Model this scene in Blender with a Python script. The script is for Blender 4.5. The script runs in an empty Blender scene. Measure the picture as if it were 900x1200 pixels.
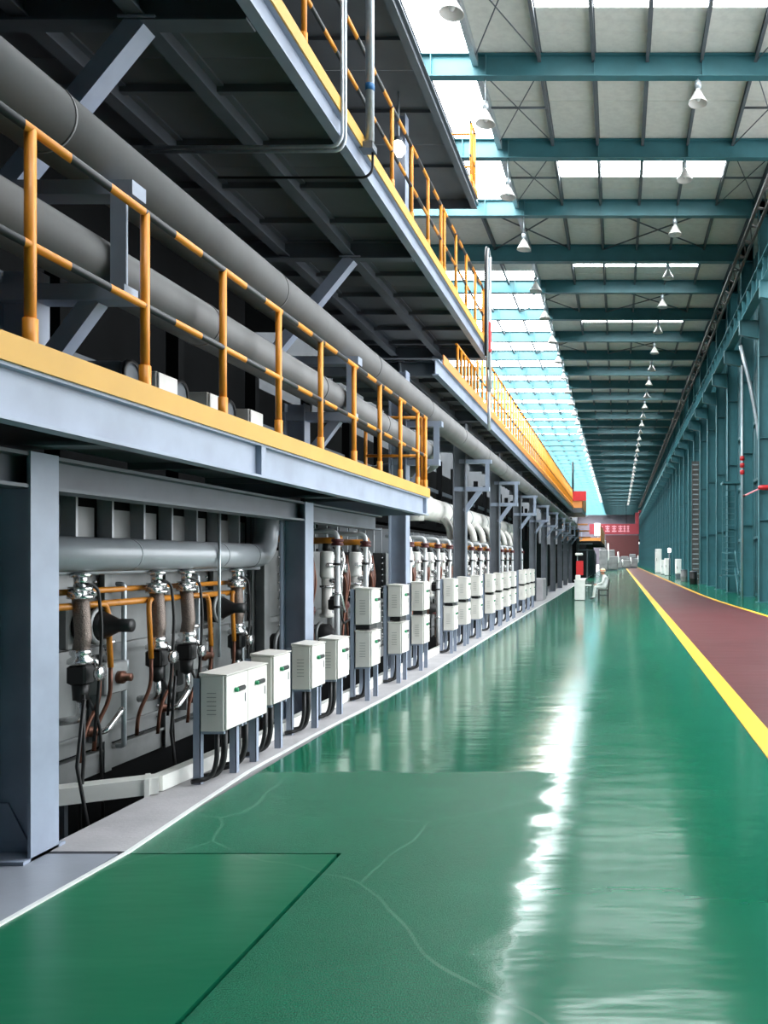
import bpy, math, random
from mathutils import Vector, Matrix
random.seed(7)
SC = bpy.context.scene
COL = SC.collection

# ------------------------------------------------------------------ camera
cam_d = bpy.data.cameras.new('camera')
cam_d.sensor_fit = 'AUTO'
cam_d.sensor_width = 36.0
cam_d.lens = 30.0                      # 1000 px focal length on the 1200 px side
cam_d.shift_x = -275.0 / 1200.0        # the photograph is a level, one-point view with an off-centre vanishing point
cam_d.shift_y = 55.0 / 1200.0
cam_d.clip_end = 1000
cam = bpy.data.objects.new('camera', cam_d)
COL.objects.link(cam)
cam.location = (0, 0, 1.7)
cam.rotation_euler = (math.pi / 2, 0, 0)
SC.camera = cam

# ------------------------------------------------------------------ world and exposure
SKY_GLOW = 10.5                         # daylight passing through the translucent roof sheets
W = bpy.data.worlds.new('world'); SC.world = W
W.use_nodes = True
bg = W.node_tree.nodes['Background']
bg.inputs[0].default_value = (0.93, 0.97, 1.0, 1)
bg.inputs[1].default_value = 3.7       # overcast daylight entering by the open side bays of the hall
SC.view_settings.view_transform = 'Standard'
SC.view_settings.look = 'None'
SC.view_settings.gamma = 1.0
SC.view_settings.use_curve_mapping = False
SC.view_settings.exposure = 0.9
SC.cycles.use_denoising = True
SC.cycles.max_bounces = 7
SC.cycles.diffuse_bounces = 5
SC.cycles.glossy_bounces = 4

# ------------------------------------------------------------------ materials
def lin(c):
    return tuple(((v / 12.92) if v <= 0.04045 else ((v + 0.055) / 1.055) ** 2.4) for v in c)

def mat(name, rgb, rough=0.5, metal=0.0, vary=0.12, scale=6.0, bump=0.0, bscale=60.0, spec=0.5, dirt=None):
    m = bpy.data.materials.new(name); m.use_nodes = True
    nt = m.node_tree; N = nt.nodes; L = nt.links
    b = N['Principled BSDF']
    c = lin(rgb)
    b.inputs['Roughness'].default_value = rough
    b.inputs['Metallic'].default_value = metal
    b.inputs['Specular IOR Level'].default_value = spec
    tc = N.new('ShaderNodeTexCoord')
    no = N.new('ShaderNodeTexNoise'); no.inputs['Scale'].default_value = scale; no.inputs['Detail'].default_value = 5
    L.new(tc.outputs['Object'], no.inputs['Vector'])
    r = N.new('ShaderNodeValToRGB')
    d = dirt if dirt else tuple(v * (1 - vary) for v in c)
    if dirt: d = lin(dirt)
    r.color_ramp.elements[0].position = 0.32; r.color_ramp.elements[0].color = (*d, 1)
    r.color_ramp.elements[1].position = 0.62; r.color_ramp.elements[1].color = (*[min(1, v * (1 + vary * 0.5)) for v in c], 1)
    L.new(no.outputs['Fac'], r.inputs['Fac'])
    L.new(r.outputs['Color'], b.inputs['Base Color'])
    if bump:
        n2 = N.new('ShaderNodeTexNoise'); n2.inputs['Scale'].default_value = bscale; n2.inputs['Detail'].default_value = 3
        L.new(tc.outputs['Object'], n2.inputs['Vector'])
        bp = N.new('ShaderNodeBump'); bp.inputs['Strength'].default_value = bump; bp.inputs['Distance'].default_value = 0.02
        L.new(n2.outputs['Fac'], bp.inputs['Height']); L.new(bp.outputs['Normal'], b.inputs['Normal'])
    return m

M = {}
M['steel'] = mat('steel_bluegrey', (0.56, 0.60, 0.67), 0.45, 0, 0.14, 2.5)
M['steel_dk'] = mat('steel_darkgrey', (0.33, 0.36, 0.39), 0.5, 0, 0.2, 2.0)
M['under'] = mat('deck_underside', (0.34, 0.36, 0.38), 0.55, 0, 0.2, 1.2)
M['yellow'] = mat('safety_yellow', (0.90, 0.57, 0.15), 0.42, 0, 0.08, 4)
M['toe'] = mat('toe_board_yellow', (0.78, 0.60, 0.27), 0.5, 0, 0.06, 2.5, spec=0.3)
M['orange'] = mat('parapet_orange', (0.85, 0.55, 0.28), 0.5, 0, 0.1, 2)
M['gas'] = mat('gas_pipe_ochre', (0.74, 0.47, 0.12), 0.4, 0, 0.15, 8)
M['pipe'] = mat('painted_pipe_grey', (0.41, 0.41, 0.41), 0.5, 0, 0.16, 2.2, 0.05, 8)
M['duct'] = mat('duct_lightgrey', (0.62, 0.64, 0.66), 0.28, 0.1, 0.08, 3, 0.06, 9)
M['duct_w'] = mat('duct_offwhite', (0.84, 0.83, 0.81), 0.45, 0, 0.1, 3)
M['furn'] = mat('furnace_plate', (0.51, 0.52, 0.52), 0.42, 0.2, 0.18, 3.0, 0.03, 20)
M['furn_dk'] = mat('dark_casing_void_shade', (0.055, 0.06, 0.065), 0.8, 0, 0.3, 1.5, spec=0.08)  # near-black casing colour; stands in for the shade of the furnace voids
M['box'] = mat('cabinet_offwhite', (0.87, 0.855, 0.83), 0.38, 0, 0.05, 3)
M['white'] = mat('white_paint', (0.90, 0.90, 0.88), 0.4, 0, 0.05, 5)
M['black'] = mat('black_rubber', (0.045, 0.045, 0.05), 0.5, 0, 0.2, 8)
M['dkred'] = mat('dark_red_paint', (0.33, 0.12, 0.12), 0.5, 0, 0.15, 8)
M['red'] = mat('red_paint', (0.78, 0.13, 0.15), 0.45, 0, 0.1, 8)
M['chrome'] = mat('bright_steel', (0.86, 0.86, 0.86), 0.22, 0.9, 0.06, 12)
M['hose'] = mat('braided_hose', (0.50, 0.45, 0.42), 0.4, 0.6, 0.2, 60, 0.4, 120)
M['copper'] = mat('copper_tube', (0.40, 0.25, 0.19), 0.4, 0.5, 0.2, 10)
M['galv'] = mat('galvanised_pipe', (0.70, 0.73, 0.75), 0.35, 0.5, 0.1, 20)
M['green'] = mat('switch_green', (0.05, 0.55, 0.35), 0.4)
M['blue'] = mat('tape_blue', (0.12, 0.40, 0.62), 0.5)
M['teal'] = mat('teal_paint', (0.22, 0.43, 0.46), 0.45, 0, 0.14, 1.5)
M['teal_w'] = mat('teal_cladding', (0.15, 0.37, 0.40), 0.5, 0, 0.14, 0.8)
M['sheet'] = mat('roof_sheet', (0.85, 0.85, 0.82), 0.6, 0, 0.08, 5, 0.25, 14)
M['purlin'] = mat('purlin_grey', (0.36, 0.38, 0.40), 0.55, 0, 0.1, 3)
M['dusty'] = mat('dusty_truss', (0.34, 0.33, 0.32), 0.7, 0, 0.2, 3)
M['conc'] = mat('concrete', (0.66, 0.65, 0.66), 0.65, 0, 0.12, 3.0, 0.15, 40)
M['pitm'] = mat('pit_concrete', (0.50, 0.43, 0.38), 0.8, 0, 0.3, 5, 0.2, 30)
M['walld'] = mat('dark_wall', (0.22, 0.23, 0.25), 0.7, 0, 0.15, 1)
M['endwall'] = mat('end_wall', (0.45, 0.42, 0.46), 0.7, 0, 0.15, 0.4)
M['plate'] = mat('grey_floor_plate', (0.56, 0.58, 0.62), 0.32, 0.0, 0.1, 2.5, 0.04, 30)
M['cloth'] = mat('white_workwear', (0.84, 0.85, 0.84), 0.8, 0, 0.08, 12)
M['skin'] = mat('skin', (0.72, 0.50, 0.40), 0.55, 0, 0.05, 20)
M['shoe'] = mat('dark_shoe', (0.10, 0.10, 0.10), 0.5)
M['hat'] = mat('hard_hat', (0.95, 0.86, 0.70), 0.35, 0, 0.03)
M['lampw'] = mat('lamp_shade_white', (0.83, 0.82, 0.80), 0.4, 0, 0.05)
M['pink'] = mat('banner_lettering', (0.92, 0.62, 0.66), 0.6)
M['banner'] = mat('banner_red', (0.55, 0.16, 0.20), 0.7)
M['mach'] = mat('far_machine_grey', (0.46, 0.46, 0.46), 0.6, 0, 0.3, 1.5)
M['hose2'] = mat('brown_hose', (0.36, 0.24, 0.21), 0.45, 0.3, 0.25, 40, 0.4, 100)
M['steel_col'] = mat('column_grey', (0.40, 0.42, 0.45), 0.5, 0, 0.16, 2.0)
M['slot'] = mat('louvre_grey', (0.60, 0.60, 0.58), 0.6)
M['stand_w'] = mat('standpipe_white', (0.80, 0.81, 0.82), 0.35, 0.1, 0.06, 6)
M['lineY'] = mat('lane_paint_yellow', (0.88, 0.66, 0.08), 0.4, 0, 0.12, 4)
M['lineW'] = mat('lane_paint_white', (0.88, 0.89, 0.88), 0.4, 0, 0.1, 6)

def stripes():
    m = bpy.data.materials.new('rail_black_yellow'); m.use_nodes = True
    nt = m.node_tree; N = nt.nodes; L = nt.links; b = N['Principled BSDF']
    b.inputs['Roughness'].default_value = 0.4
    g = N.new('ShaderNodeTexCoord'); s = N.new('ShaderNodeSeparateXYZ'); L.new(g.outputs['Object'], s.inputs[0])
    a = N.new('ShaderNodeMath'); a.operation = 'ADD'; L.new(s.outputs['X'], a.inputs[0]); L.new(s.outputs['Y'], a.inputs[1])
    d = N.new('ShaderNodeMath'); d.operation = 'DIVIDE'; d.inputs[1].default_value = 0.66; L.new(a.outputs[0], d.inputs[0])
    f = N.new('ShaderNodeMath'); f.operation = 'FRACT'; L.new(d.outputs[0], f.inputs[0])
    lt = N.new('ShaderNodeMath'); lt.operation = 'LESS_THAN'; lt.inputs[1].default_value = 0.5; L.new(f.outputs[0], lt.inputs[0])
    mx = N.new('ShaderNodeMix'); mx.data_type = 'RGBA'
    mx.inputs['A'].default_value = (*lin((0.16, 0.17, 0.19)), 1); mx.inputs['B'].default_value = (*lin((0.90, 0.57, 0.15)), 1)
    L.new(lt.outputs[0], mx.inputs['Factor']); L.new(mx.outputs['Result'], b.inputs['Base Color'])
    return m
M['stripe'] = stripes()

def glow(name, rgb, s):
    m = bpy.data.materials.new(name); m.use_nodes = True
    b = m.node_tree.nodes['Principled BSDF']
    b.inputs['Base Color'].default_value = (*rgb, 1)
    b.inputs['Emission Color'].default_value = (*rgb, 1)
    b.inputs['Emission Strength'].default_value = s
    return m
M['sky'] = glow('translucent_roof_light', (0.93, 0.98, 1.0), SKY_GLOW)
M['bulb'] = glow('lit_bulb', (1.0, 0.97, 0.9), 3.0)

def floor_mat(name, rgb, lane=False):
    m = bpy.data.materials.new(name); m.use_nodes = True
    nt = m.node_tree; N = nt.nodes; L = nt.links; b = N['Principled BSDF']
    geo = N.new('ShaderNodeNewGeometry')
    sep = N.new('ShaderNodeSeparateXYZ'); L.new(geo.outputs['Position'], sep.inputs[0])
    def math_(op, a, bb=None, c=None):
        n = N.new('ShaderNodeMath'); n.operation = op
        for i, v in enumerate((a, bb, c)):
            if v is None: continue
            if isinstance(v, (int, float)): n.inputs[i].default_value = v
            else: L.new(v, n.inputs[i])
        return n.outputs[0]
    def noise(sc, det=4, sx=1, sy=1):
        mp = N.new('ShaderNodeMapping'); mp.inputs['Scale'].default_value = (sx, sy, 1); L.new(geo.outputs['Position'], mp.inputs['Vector'])
        n = N.new('ShaderNodeTexNoise'); n.inputs['Scale'].default_value = sc; n.inputs['Detail'].default_value = det
        L.new(mp.outputs[0], n.inputs['Vector']); return n.outputs['Fac']
    big = noise(0.45, 3); mid = noise(2.2, 5); fine = noise(130, 2); wav = noise(1.0, 3, 0.9, 3.2)
    c = lin(rgb)
    r = N.new('ShaderNodeValToRGB')
    r.color_ramp.elements[0].position = 0.3; r.color_ramp.elements[0].color = (*[v * 0.82 for v in c], 1)
    r.color_ramp.elements[1].position = 0.72; r.color_ramp.elements[1].color = (*[min(1, v * 1.12 + 0.004) for v in c], 1)
    L.new(math_('ADD', math_('MULTIPLY', big, 0.6), math_('MULTIPLY', mid, 0.4)), r.inputs['Fac'])
    # pale scuffs that wander over the paint
    vo = N.new('ShaderNodeTexVoronoi'); vo.feature = 'DISTANCE_TO_EDGE'; vo.inputs['Scale'].default_value = 0.42
    nw = N.new('ShaderNodeTexNoise'); nw.inputs['Scale'].default_value = 0.8
    L.new(geo.outputs['Position'], nw.inputs['Vector'])
    mxv = N.new('ShaderNodeMix'); mxv.data_type = 'VECTOR'; mxv.inputs['Factor'].default_value = 0.35
    L.new(geo.outputs['Position'], mxv.inputs['A']); L.new(nw.outputs['Color'], mxv.inputs['B'])
    L.new(mxv.outputs['Result'], vo.inputs['Vector'])
    scr = math_('MULTIPLY', math_('LESS_THAN', vo.outputs['Distance'], 0.0022), math_('MULTIPLY', mid, 0.11))
    mx = N.new('ShaderNodeMix'); mx.data_type = 'RGBA'
    L.new(scr, mx.inputs['Factor']); L.new(r.outputs['Color'], mx.inputs['A'])
    mx.inputs['B'].default_value = (0.5, 0.55, 0.5, 1)
    out_col = mx.outputs['Result']
    # the coarse, gritty repaired patch in front of the pit cover
    y_ = math_('ADD', sep.outputs['Y'], math_('MULTIPLY', mid, 0.5))
    x_ = math_('ADD', sep.outputs['X'], math_('MULTIPLY', mid, 0.5))
    def soft(v, edge_, w):
        n = N.new('ShaderNodeMapRange'); n.interpolation_type = 'SMOOTHSTEP'
        n.inputs['From Min'].default_value = edge_ - w; n.inputs['From Max'].default_value = edge_ + w
        n.inputs['To Min'].default_value = 1.0; n.inputs['To Max'].default_value = 0.0
        L.new(v, n.inputs['Value']); return n.outputs['Result']
    patch = math_('MULTIPLY', soft(y_, 7.05, .03), soft(x_, -0.27 if not lane else -90, .08))
    L.new(out_col, b.inputs['Base Color'])
    rough = math_('ADD', math_('MULTIPLY', big, 0.08), 0.10 if not lane else 0.30)
    rough = math_('ADD', rough, math_('MULTIPLY', patch, 0.06))
    L.new(rough, b.inputs['Roughness'])
    L.new(math_('SUBTRACT', 0.5, math_('MULTIPLY', patch, 0.3)), b.inputs['Specular IOR Level'])
    h1 = math_('MULTIPLY', wav, 0.35)
    h2 = math_('MULTIPLY', math_('MULTIPLY', math_('SUBTRACT', fine, 0.5), patch), 0.28)
    bp = N.new('ShaderNodeBump'); bp.inputs['Strength'].default_value = 0.35; bp.inputs['Distance'].default_value = 0.05
    L.new(math_('ADD', h1, h2), bp.inputs['Height']); L.new(bp.outputs['Normal'], b.inputs['Normal'])
    return m
M['floor'] = floor_mat('green_epoxy_floor', (0.045, 0.38, 0.275))
M['lane'] = floor_mat('red_lane_floor', (0.31, 0.085, 0.095), True)

def plate_mat():
    m = floor_mat('green_chequer_plate', (0.04, 0.38, 0.265), True)
    nt = m.node_tree; b = nt.nodes['Principled BSDF']
    for l in list(b.inputs['Roughness'].links): nt.links.remove(l)
    b.inputs['Roughness'].default_value = 0.3
    for l in list(b.inputs['Specular IOR Level'].links): nt.links.remove(l)
    b.inputs['Specular IOR Level'].default_value = 0.28
    return m
M['plate_g'] = plate_mat()

# ------------------------------------------------------------------ mesh builder
class MB:
    def __init__(s): s.v = []; s.f = []; s.sm = []
    def add(s, vs, fs, smooth=False):
        o = len(s.v); s.v += [tuple(v) for v in vs]
        for f in fs: s.f.append(tuple(i + o for i in f)); s.sm.append(smooth)
        return s
    def box(s, a, b):
        (x0, y0, z0), (x1, y1, z1) = a, b
        return s.add([(x0, y0, z0), (x1, y0, z0), (x1, y1, z0), (x0, y1, z0), (x0, y0, z1), (x1, y0, z1), (x1, y1, z1), (x0, y1, z1)],
                     [(3, 2, 1, 0), (4, 5, 6, 7), (0, 1, 5, 4), (1, 2, 6, 5), (2, 3, 7, 6), (3, 0, 4, 7)])
    def cbox(s, c, d):
        return s.box([c[i] - d[i] / 2 for i in range(3)], [c[i] + d[i] / 2 for i in range(3)])
    def bevbox(s, a, b, r=0.01):
        # box with chamfered vertical and horizontal edges
        x0, y0, z0 = a; x1, y1, z1 = b
        def ring(i, z):
            return [(x0 + i + r, y0 + i, z), (x1 - i - r, y0 + i, z), (x1 - i, y0 + i + r, z), (x1 - i, y1 - i - r, z),
                    (x1 - i - r, y1 - i, z), (x0 + i + r, y1 - i, z), (x0 + i, y1 - i - r, z), (x0 + i, y0 + i + r, z)]
        rs = [ring(r, z0), ring(0, z0 + r), ring(0, z1 - r), ring(r, z1)]
        vs = [p for q in rs for p in q]; fs = []
        for k in range(3):
            for i in range(8):
                j = (i + 1) % 8; fs.append((k * 8 + i, k * 8 + j, k * 8 + 8 + j, k * 8 + 8 + i))
        fs.append(tuple(range(7, -1, -1))); fs.append(tuple(range(24, 32)))
        return s.add(vs, fs)
    def bar(s, p, q, w, h, up=(0, 0, 1)):
        p = Vector(p); q = Vector(q); d = (q - p).normalized(); up = Vector(up)
        if abs(d.dot(up)) > 0.98: up = Vector((0, 1, 0))
        a = d.cross(up).normalized(); u = a.cross(d).normalized()
        vs = []
        for e in (p, q):
            for (i, j) in ((-1, -1), (1, -1), (1, 1), (-1, 1)): vs.append(e + a * (i * w / 2) + u * (j * h / 2))
        return s.add(vs, [(3, 2, 1, 0), (4, 5, 6, 7), (0, 1, 5, 4), (1, 2, 6, 5), (2, 3, 7, 6), (3, 0, 4, 7)])
    def tube(s, pts, r, n=12, caps=True, radii=None):
        P = [Vector(p) for p in pts]; m = len(P); vs = []; fs = []
        T = []
        for i in range(m):
            a = P[max(0, i - 1)]; b = P[min(m - 1, i + 1)]; T.append((b - a).normalized())
        ref = Vector((0, 0, 1)) if abs(T[0].z) < 0.9 else Vector((0, 1, 0))
        u = T[0].cross(ref).normalized()
        for i in range(m):
            u = (u - T[i] * u.dot(T[i])).normalized(); w = T[i].cross(u)
            rr = radii[i] if radii else r
            for k in range(n):
                a = 2 * math.pi * k / n; vs.append(P[i] + (u * math.cos(a) + w * math.sin(a)) * rr)
        for i in range(m - 1):
            for k in range(n):
                l = (k + 1) % n; fs.append((i * n + k, i * n + l, (i + 1) * n + l, (i + 1) * n + k))
        s.add(vs, fs, True)
        if caps:
            o = len(s.v) - len(vs)
            s.f.append(tuple(o + k for k in range(n - 1, -1, -1))); s.sm.append(False)
            s.f.append(tuple(o + (m - 1) * n + k for k in range(n))); s.sm.append(False)
        return s
    def prism(s, poly, axis, a, b):
        # poly: 2-D points, extruded along axis ('x','y','z') from a to b
        def p3(p, t): return {'x': (t, p[0], p[1]), 'y': (p[0], t, p[1]), 'z': (p[0], p[1], t)}[axis]
        n = len(poly); vs = [p3(p, a) for p in poly] + [p3(p, b) for p in poly]
        fs = [tuple(range(n - 1, -1, -1)), tuple(range(n, 2 * n))] + [(i, (i + 1) % n, n + (i + 1) % n, n + i) for i in range(n)]
        return s.add(vs, fs)
    def lathe(s, prof, n=20, c=(0, 0, 0), axis='z'):
        vs = []; fs = []; m = len(prof)
        for (r, h) in prof:
            for k in range(n):
                a = 2 * math.pi * k / n; x, y = r * math.cos(a), r * math.sin(a)
                v = (x, y, h) if axis == 'z' else ((h, x, y) if axis == 'x' else (x, h, y))
                vs.append((v[0] + c[0], v[1] + c[1], v[2] + c[2]))
        for i in range(m - 1):
            for k in range(n):
                l = (k + 1) % n; fs.append((i * n + k, i * n + l, (i + 1) * n + l, (i + 1) * n + k))
        return s.add(vs, fs, True)
    def ibeam_y(s, x, z0, z1, y0, y1, fw, tf=0.02, tw=0.015):
        s.box((x - fw / 2, y0, z0), (x + fw / 2, y1, z0 + tf)); s.box((x - fw / 2, y0, z1 - tf), (x + fw / 2, y1, z1))
        return s.box((x - tw / 2, y0, z0 + tf), (x + tw / 2, y1, z1 - tf))
    def ibeam_x(s, y, z0, z1, x0, x1, fw, tf=0.02, tw=0.015):
        s.box((x0, y - fw / 2, z0), (x1, y + fw / 2, z0 + tf)); s.box((x0, y - fw / 2, z1 - tf), (x1, y + fw / 2, z1))
        return s.box((x0, y - tw / 2, z0 + tf), (x1, y + tw / 2, z1 - tf))
    def hcol(s, x0, x1, y0, y1, z0, z1, tf=0.02, tw=0.02):
        # flanges face +-x, web between them
        s.box((x0, y0, z0), (x0 + tf, y1, z1)); s.box((x1 - tf, y0, z0), (x1, y1, z1)); ym = (y0 + y1) / 2
        return s.box((x0 + tf, ym - tw / 2, z0), (x1 - tf, ym + tw / 2, z1))
    def mesh(s, name, m):
        me = bpy.data.meshes.new(name); me.from_pydata(s.v, [], s.f); me.materials.append(M[m] if isinstance(m, str) else m)
        me.polygons.foreach_set('use_smooth', s.sm); me.validate(); me.update()
        return me

def arc(pts, R, seg=6):
    # round the corners of a polyline
    P = [Vector(p) for p in pts]; out = [P[0]]
    for i in range(1, len(P) - 1):
        a = (P[i - 1] - P[i]); b = (P[i + 1] - P[i]); r = min(R, a.length * .49, b.length * .49)
        p0 = P[i] + a.normalized() * r; p1 = P[i] + b.normalized() * r
        for k in range(seg + 1):
            t = k / seg; out.append(p0 * (1 - t) ** 2 + P[i] * 2 * t * (1 - t) + p1 * t * t)
    out.append(P[-1]); return out

def obj(name, data, parent=None, loc=None, rz=0):
    o = bpy.data.objects.new(name, data); COL.objects.link(o)
    if parent: o.parent = parent
    if loc is not None: o.location = loc
    if rz: o.rotation_euler.z = rz
    return o
def part(name, mb, m, parent=None, loc=None, rz=0):
    return obj(name, mb.mesh(name, m), parent, loc, rz)
def tag(o, label=None, cat=None, group=None, kind=None):
    if label: o['label'] = label
    if cat: o['category'] = cat
    if group: o['group'] = group
    if kind: o['kind'] = kind
    return o
def root(name, loc, label, cat, group=None, kind=None, rz=0):
    o = obj(name, None, None, loc, rz); o.empty_display_size = 0.2
    return tag(o, label, cat, group, kind)
def copy_tree(o, parent=None):
    c = o.copy(); COL.objects.link(c); c.parent = parent
    for ch in [k for k in o.children]: copy_tree(ch, c)
    return c
ORD = ['first', 'second', 'third', 'fourth', 'fifth', 'sixth', 'seventh', 'eighth', 'ninth', 'tenth', 'eleventh', 'twelfth', 'thirteenth',
       'fourteenth', 'fifteenth', 'sixteenth', 'seventeenth', 'eighteenth', 'nineteenth', 'twentieth']

# ------------------------------------------------------------------ floor
YF = 262.0
fl = part('floor', MB().box((-1.6, -16, -0.5), (1.26, YF, 0)), 'floor'); tag(fl, 'glossy green epoxy floor of the factory aisle', None, None, 'structure')
part('floor_slab', MB().box((-2.87, 4.93, -0.5), (-1.6, YF, 0)), 'floor', fl)
part('floor_slab', MB().box((1.26, -16, -0.5), (6.6, YF, -0.001)), 'floor', fl)
part('floor_slab', MB().box((-12.5, 34.0, -0.5), (-2.87, YF, -0.002)), 'conc', fl)
part('floor_slab', MB().box((-12.5, -16, -0.6), (-1.6, 34.0, -0.42)), 'pitm', fl)
part('lane_surface', MB().box((1.48, -16, 0), (4.0, YF, 0.004)), 'lane', fl)
ly = part('lane_line', MB().box((1.27, -16, 0), (1.485, YF, 0.007)), 'lineY', fl)
# the right hand line wanders a little
def strip(pts, w, z0, z1):
    mb = MB(); vs = []; fs = []
    for (x, y) in pts: vs += [(x - w / 2, y, z0), (x + w / 2, y, z0), (x + w / 2, y, z1), (x - w / 2, y, z1)]
    for i in range(len(pts) - 1):
        for k in range(4): fs.append((i * 4 + k, i * 4 + (k + 1) % 4, i * 4 + 4 + (k + 1) % 4, i * 4 + 4 + k))
    n = len(pts) - 1
    fs += [(3, 2, 1, 0), (n * 4, n * 4 + 1, n * 4 + 2, n * 4 + 3)]
    return mb.add(vs, fs)
part('lane_line', strip([(4.5, -16), (4.45, 22), (4.42, 25.2), (4.2, 30), (4.02, 34), (3.9, 40), (3.85, 55), (3.8, 80), (3.8, YF)], 0.14, 0, 0.008), 'lineY', fl)
part('lane_surface', MB().prism([(4.0, -16), (4.5, -16), (4.45, 22), (4.42, 25.2), (4.2, 30), (4.02, 34), (4.0, 34)], 'z', 0, 0.004), 'lane', fl)
# kerb strip of bare concrete with a painted white edge line
edge = [(-2.88, -6), (-2.868, 3.95), (-2.835, 4.915), (-2.90, 5.9), (-2.95, 6.8), (-2.93, 8.2), (-2.84, 10.5), (-2.80, 12.3), (-2.82, 18), (-2.84, 30), (-2.8, 36), (-2.8, 90)]
ks = [p for p in edge if p[1] >= 4.9]
kb = part('kerb_strip', MB().prism([(-3.36, 4.94)] + [(ks[0][0], 4.94)] + ks[1:] + [(-3.36, 90)], 'z', -0.5, 0.008), 'conc', fl)
part('edge_line', strip(edge, 0.028, 0.0, 0.012), 'lineW', fl)
pl = part('floor_plate', MB().box((-2.86, -6, -0.4), (-1.622, 4.908, 0.003)), 'plate_g', fl); tag(pl, 'green steel pit cover plate')
pl = part('floor_plate', MB().box((-6.5, -6, -0.4), (-2.88, 4.908, 0.004)), 'plate', fl); tag(pl, 'blue-grey steel pit cover plate')

# ------------------------------------------------------------------ walls
X_COL = 5.45
Y_B = [23.7 + 4.8 * k for k in range(-8, 50)]
wr = part('wall_right', MB().box((6.35, 28.5, 0), (6.45, YF, 16.2)), 'teal_w'); tag(wr, 'teal steel cladding wall with columns', None, None, 'structure')
def clad(y0, y1):
    mb = MB(); n = 12; d = (y1 - y0 - 0.04) / n
    poly = [(6.35, y0 + 0.02)]
    for i in range(n):
        y = y0 + 0.02 + i * d
        poly += [(6.30, y + d * .1), (6.30, y + d * .5), (6.33, y + d * .6), (6.33, y + d)]
    poly += [(6.35, y1 - 0.02)]
    return mb.prism(poly, 'z', 0.15, 15.7)
cm = MB().hcol(X_COL, X_COL + 0.55, -0.16, 0.16, 0, 15.7, 0.025, 0.02)
for z in (0.03, 3.2, 6.4, 9.6):
    cm.box((X_COL + 0.025, -0.15, z), (X_COL + 0.525, 0.15, z + 0.02))
cm.box((X_COL - 0.08, -0.24, 0), (X_COL + 0.63, 0.24, 0.03))
col_me = cm.mesh('hall_column', 'teal')
clad_me = clad(0, 4.8).mesh('cladding_panel', 'teal_w')
corb_me = MB().prism([(X_COL, 10.3), (4.72, 10.45), (4.72, 11.0), (X_COL, 11.0)], 'y', -0.01, 0.01).box((4.70, -0.13, 10.98), (X_COL, 0.13, 11.0)).box((4.70, -0.13, 10.45), (4.72, 0.13, 10.98)).prism([(X_COL, 10.28), (4.70, 10.43), (4.70, 10.45), (X_COL, 10.30)], 'y', -0.13, 0.13).mesh('corbel', 'teal')
girt_me = MB().box((6.16, 0.02, 0), (6.30, 4.78, 0.12)).mesh('wall_girt', 'teal')
for y in Y_B[:-1]:
    if y > YF - 5: break
    obj('hall_column', col_me, wr, (0, y, 0)); obj('corbel', corb_me, wr, (0, y, 0))
    if y > 28: obj('cladding_panel', clad_me, wr, (0, y, 0))
    if y > 28 and y < 70:
        for z in (2.6, 5.2, 7.8): obj('wall_girt', girt_me, wr, (0, y, z))
gr = part('ground', MB().box((6.6, -60, -.3), (60, 60, -.01)), 'conc'); tag(gr, 'pale concrete yard outside the open side bays', None, None, 'structure')
wf = part('wall_rear_block', MB().box((-12.7, -16.2, -0.5), (6.6, -16, 16.2)), 'walld'); tag(wf, 'unseen dark end wall added behind the viewer to cut back light', None, None, 'structure')  # unseen wall added to keep light from behind off camera-facing sides
wr2 = part('wall_side_block', MB().box((6.35, -16, 0), (6.45, 5.0, 16.2)), 'teal_w'); tag(wr2, 'unseen teal wall added before the open side bays to limit side light', None, None, 'structure')  # unseen wall added; its length trims the daylight on camera-facing sides
wl = part('wall_left', MB().box((-12.7, -16, -0.5), (-12.5, YF, 16.2)), 'walld'); tag(wl, 'dark wall behind the furnace line', None, None, 'structure')
wb = part('wall_back', MB().box((-12.7, YF, -0.5), (6.6, YF + 0.2, 16.2)), 'endwall'); tag(wb, 'far grey end wall of the hall', None, None, 'structure')

# ------------------------------------------------------------------ roof
Z_BB, Z_BT, Z_SH = 15.05, 15.68, 15.70
ce = part('ceiling', MB().box((-12.7, -16, 16.16), (6.6, YF, 16.2)), 'sheet'); tag(ce, 'white sheet roof with teal beams and roof lights', None, None, 'structure')
bm_ = MB().ibeam_x(0, Z_BB, Z_BT, -12.5, 6.0, 0.28, 0.025, 0.02)
for x in (-8.2, -6.7, -5.2, -3.68, -0.68, 2.32, 5.2):
    bm_.box((x - 0.012, -0.13, Z_BB + .025), (x + 0.012, 0.13, Z_BT - .025))
beam_me = bm_.mesh('roof_beam', 'teal')
bm2 = MB().ibeam_x(0, Z_BB - 0.12, Z_BT, -12.5, 6.0, 0.34, 0.03, 0.02)
beam2_me = bm2.mesh('roof_beam', 'teal')
for i, y in enumerate(Y_B):
    if y < YF: obj('roof_beam', beam2_me if i - 8 == 3 else beam_me, ce, (0, y, 0))
PX = [-10.0, -8.5, -7.0, -5.5, -4.0, -2.18, -0.68, 0.82, 2.32, 3.82, 5.32]
for x in PX:
    mb = MB().box((x - 0.06, -16, Z_SH - 0.02), (x + 0.06, YF, Z_SH)).box((x - 0.025, -16, Z_SH - .2), (x + 0.025, YF, Z_SH - .02)).box((x - 0.07, -16, Z_SH - .215), (x + 0.025, YF, Z_SH - .2))
    part('purlin', mb, 'purlin', ce)
panel_cache = {}
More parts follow.
